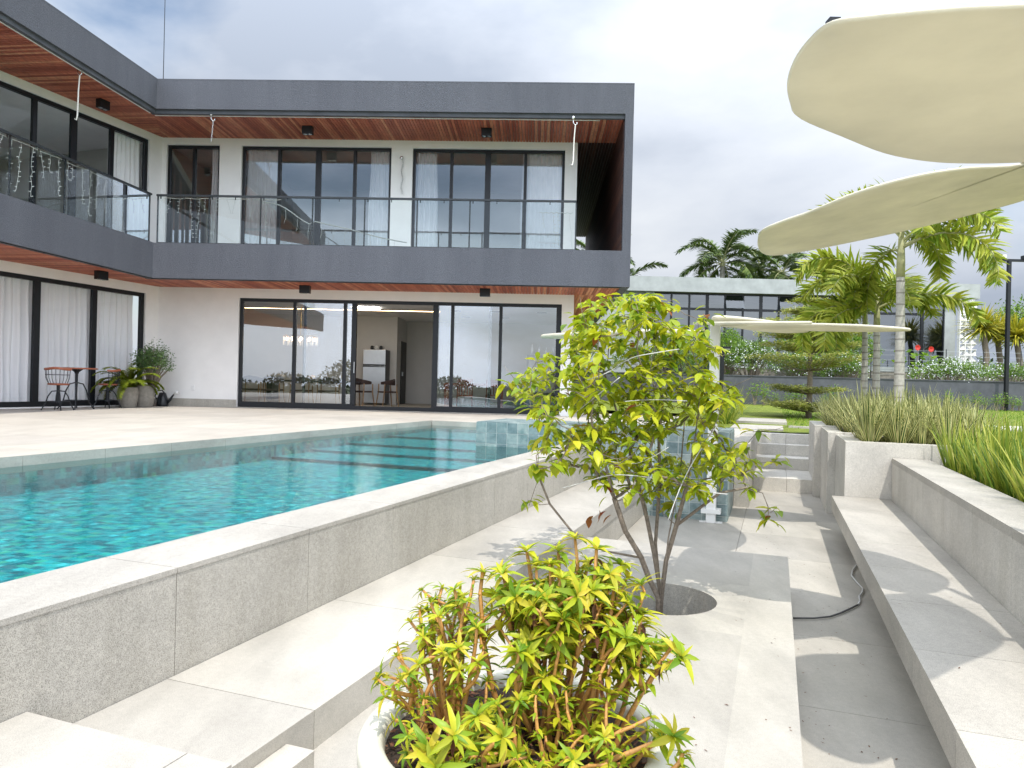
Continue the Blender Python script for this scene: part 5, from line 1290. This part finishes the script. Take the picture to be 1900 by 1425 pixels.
# right-edge tree and background trees
def roundtree(pos, h, rad, label, seed, mat='leaf_far', ls=.2, ncl=120):
    r = random.Random(seed); o = thing('tree', label, 'tree', None, pos); br = MB(); lf = MB()
    br.tube([(0,0,0),(.1,0,h*.35),(0,0,h*.75)], [.2,.15,.08], 8)
    for k in range(ncl):
        d = rvec(r); q = r.random()**.4; c = Vector((d.x*rad*q, d.y*rad*q, h-rad*.75+d.z*rad*.75*q))
        if k%6 == 0: br.tube([(0,0,h*.45),(c.x*.5,c.y*.5,(c.z+h*.45)*.5),tuple(c)], [.07,.05,.02], 5)
        for i in range(34):
            p = c+rvec(r)*ls*3*r.random()**.5; lf.leaf4(p, rvec(r), rvec(r)+Vector((0,0,1)), ls*r.uniform(.7,1.2), ls*.45)
    br.build('trunk', 'bark', o); lf.build('crown', mat, o, recalc=False); return o
roundtree((at(1925,600,38).x,38,1.3), 4.9, 1.9, 'broad green tree cut off by the right picture edge', 3, 'leaf_bush')
r = random.Random(17); mb = MB()
for i in range(2600):
    x = 34+r.uniform(0,40); y = 62+r.uniform(-4,6); z = 1.3+r.uniform(0,1)*(1.9+1.1*math.sin(x*.5)+.5*math.sin(x*1.3)); mb.leaf4((x,y,z), rvec(r), rvec(r)+Vector((0,-1,1)), .5, .3)
tag(mb.build('distant_trees', 'leaf_far', recalc=False), kind='stuff')
mb = MB()                                                               # treeline behind the viewer, mirrored in the panes
for i in range(26000):
    x = r.uniform(-46,30); y = -30+r.uniform(-2,2); z = -2+r.uniform(0,1)**.7*(2.7+.4*math.sin(x*.45)+.35*math.sin(x*1.17)+2.2*math.exp(-((x+19)/2.2)**2)); mb.leaf4((x,y,z), rvec(r), rvec(r)+Vector((0,1,1)), .32, .2)
tag(mb.build('treeline', 'leaf_far', recalc=False), kind='stuff')
# ------------------------------------------------------------------ potted plants by the house corner
def greypot(pos, h, rad, lb):
    o = thing('plant_pot', lb, 'pot', 'grey clay pots', pos); mb = MB(); mb.lathe(W, [(.001,0),(rad*.72,0),(rad*.8,.02),(rad*.95,h*.5),(rad,h*.78),(rad*.88,h*.95),(rad*.9,h),(rad*.8,h),(rad*.78,h*.92),(.001,h*.9)], 24)
    for k in range(4): pass
    b_ = mb.build('body', 'pot_grey', o, smooth=True); return o
p1 = Vector(L(1.45,.62,0)); p2 = Vector(L(.95,.58,0))
greypot(p1, .50, .24, 'ribbed grey pot holding the fern'); greypot(p2, .56, .27, 'taller grey pot behind the fern pot, holding the leafy shrub')
o = thing('fern', 'arching yellow-green fern in the front grey pot by the house corner', 'fern', None, p1+Vector((0,0,.46))); r = random.Random(2)
for k in range(34):
    mb = MB(); az = k*2.4+r.uniform(-.2,.2); frond(mb, (0,0,0), az, r.uniform(.35,1.45), r.uniform(.75,1.1), r.uniform(1.3,2.1), 44, .15, .04, .15, r); mb.build('frond', ['leaf_fern','leaf_fern'], o, recalc=False)
bush('shrub', p2+Vector((.16,.1,.5)), .45,.45,1.05, 150,24,.06,'leaf_sage','grey-green bushy plant in the taller grey pot against the white wall','shrub',None,77, zoff=.55)
o = thing('snake_plant', 'upright dark sword-leaved plant at the door frame behind the fern', 'plant', None, p2+Vector((-.22,.12,.45))); mb = MB(); r = random.Random(6)
for k in range(9): mb.blade((r.uniform(-.06,.06),r.uniform(-.06,.06),0), (r.uniform(-.15,.15),r.uniform(-.15,.15),1), r.uniform(.6,1.0), .08, .05, 6)
mb.build('leaves', 'leaf_sage', o, recalc=False)
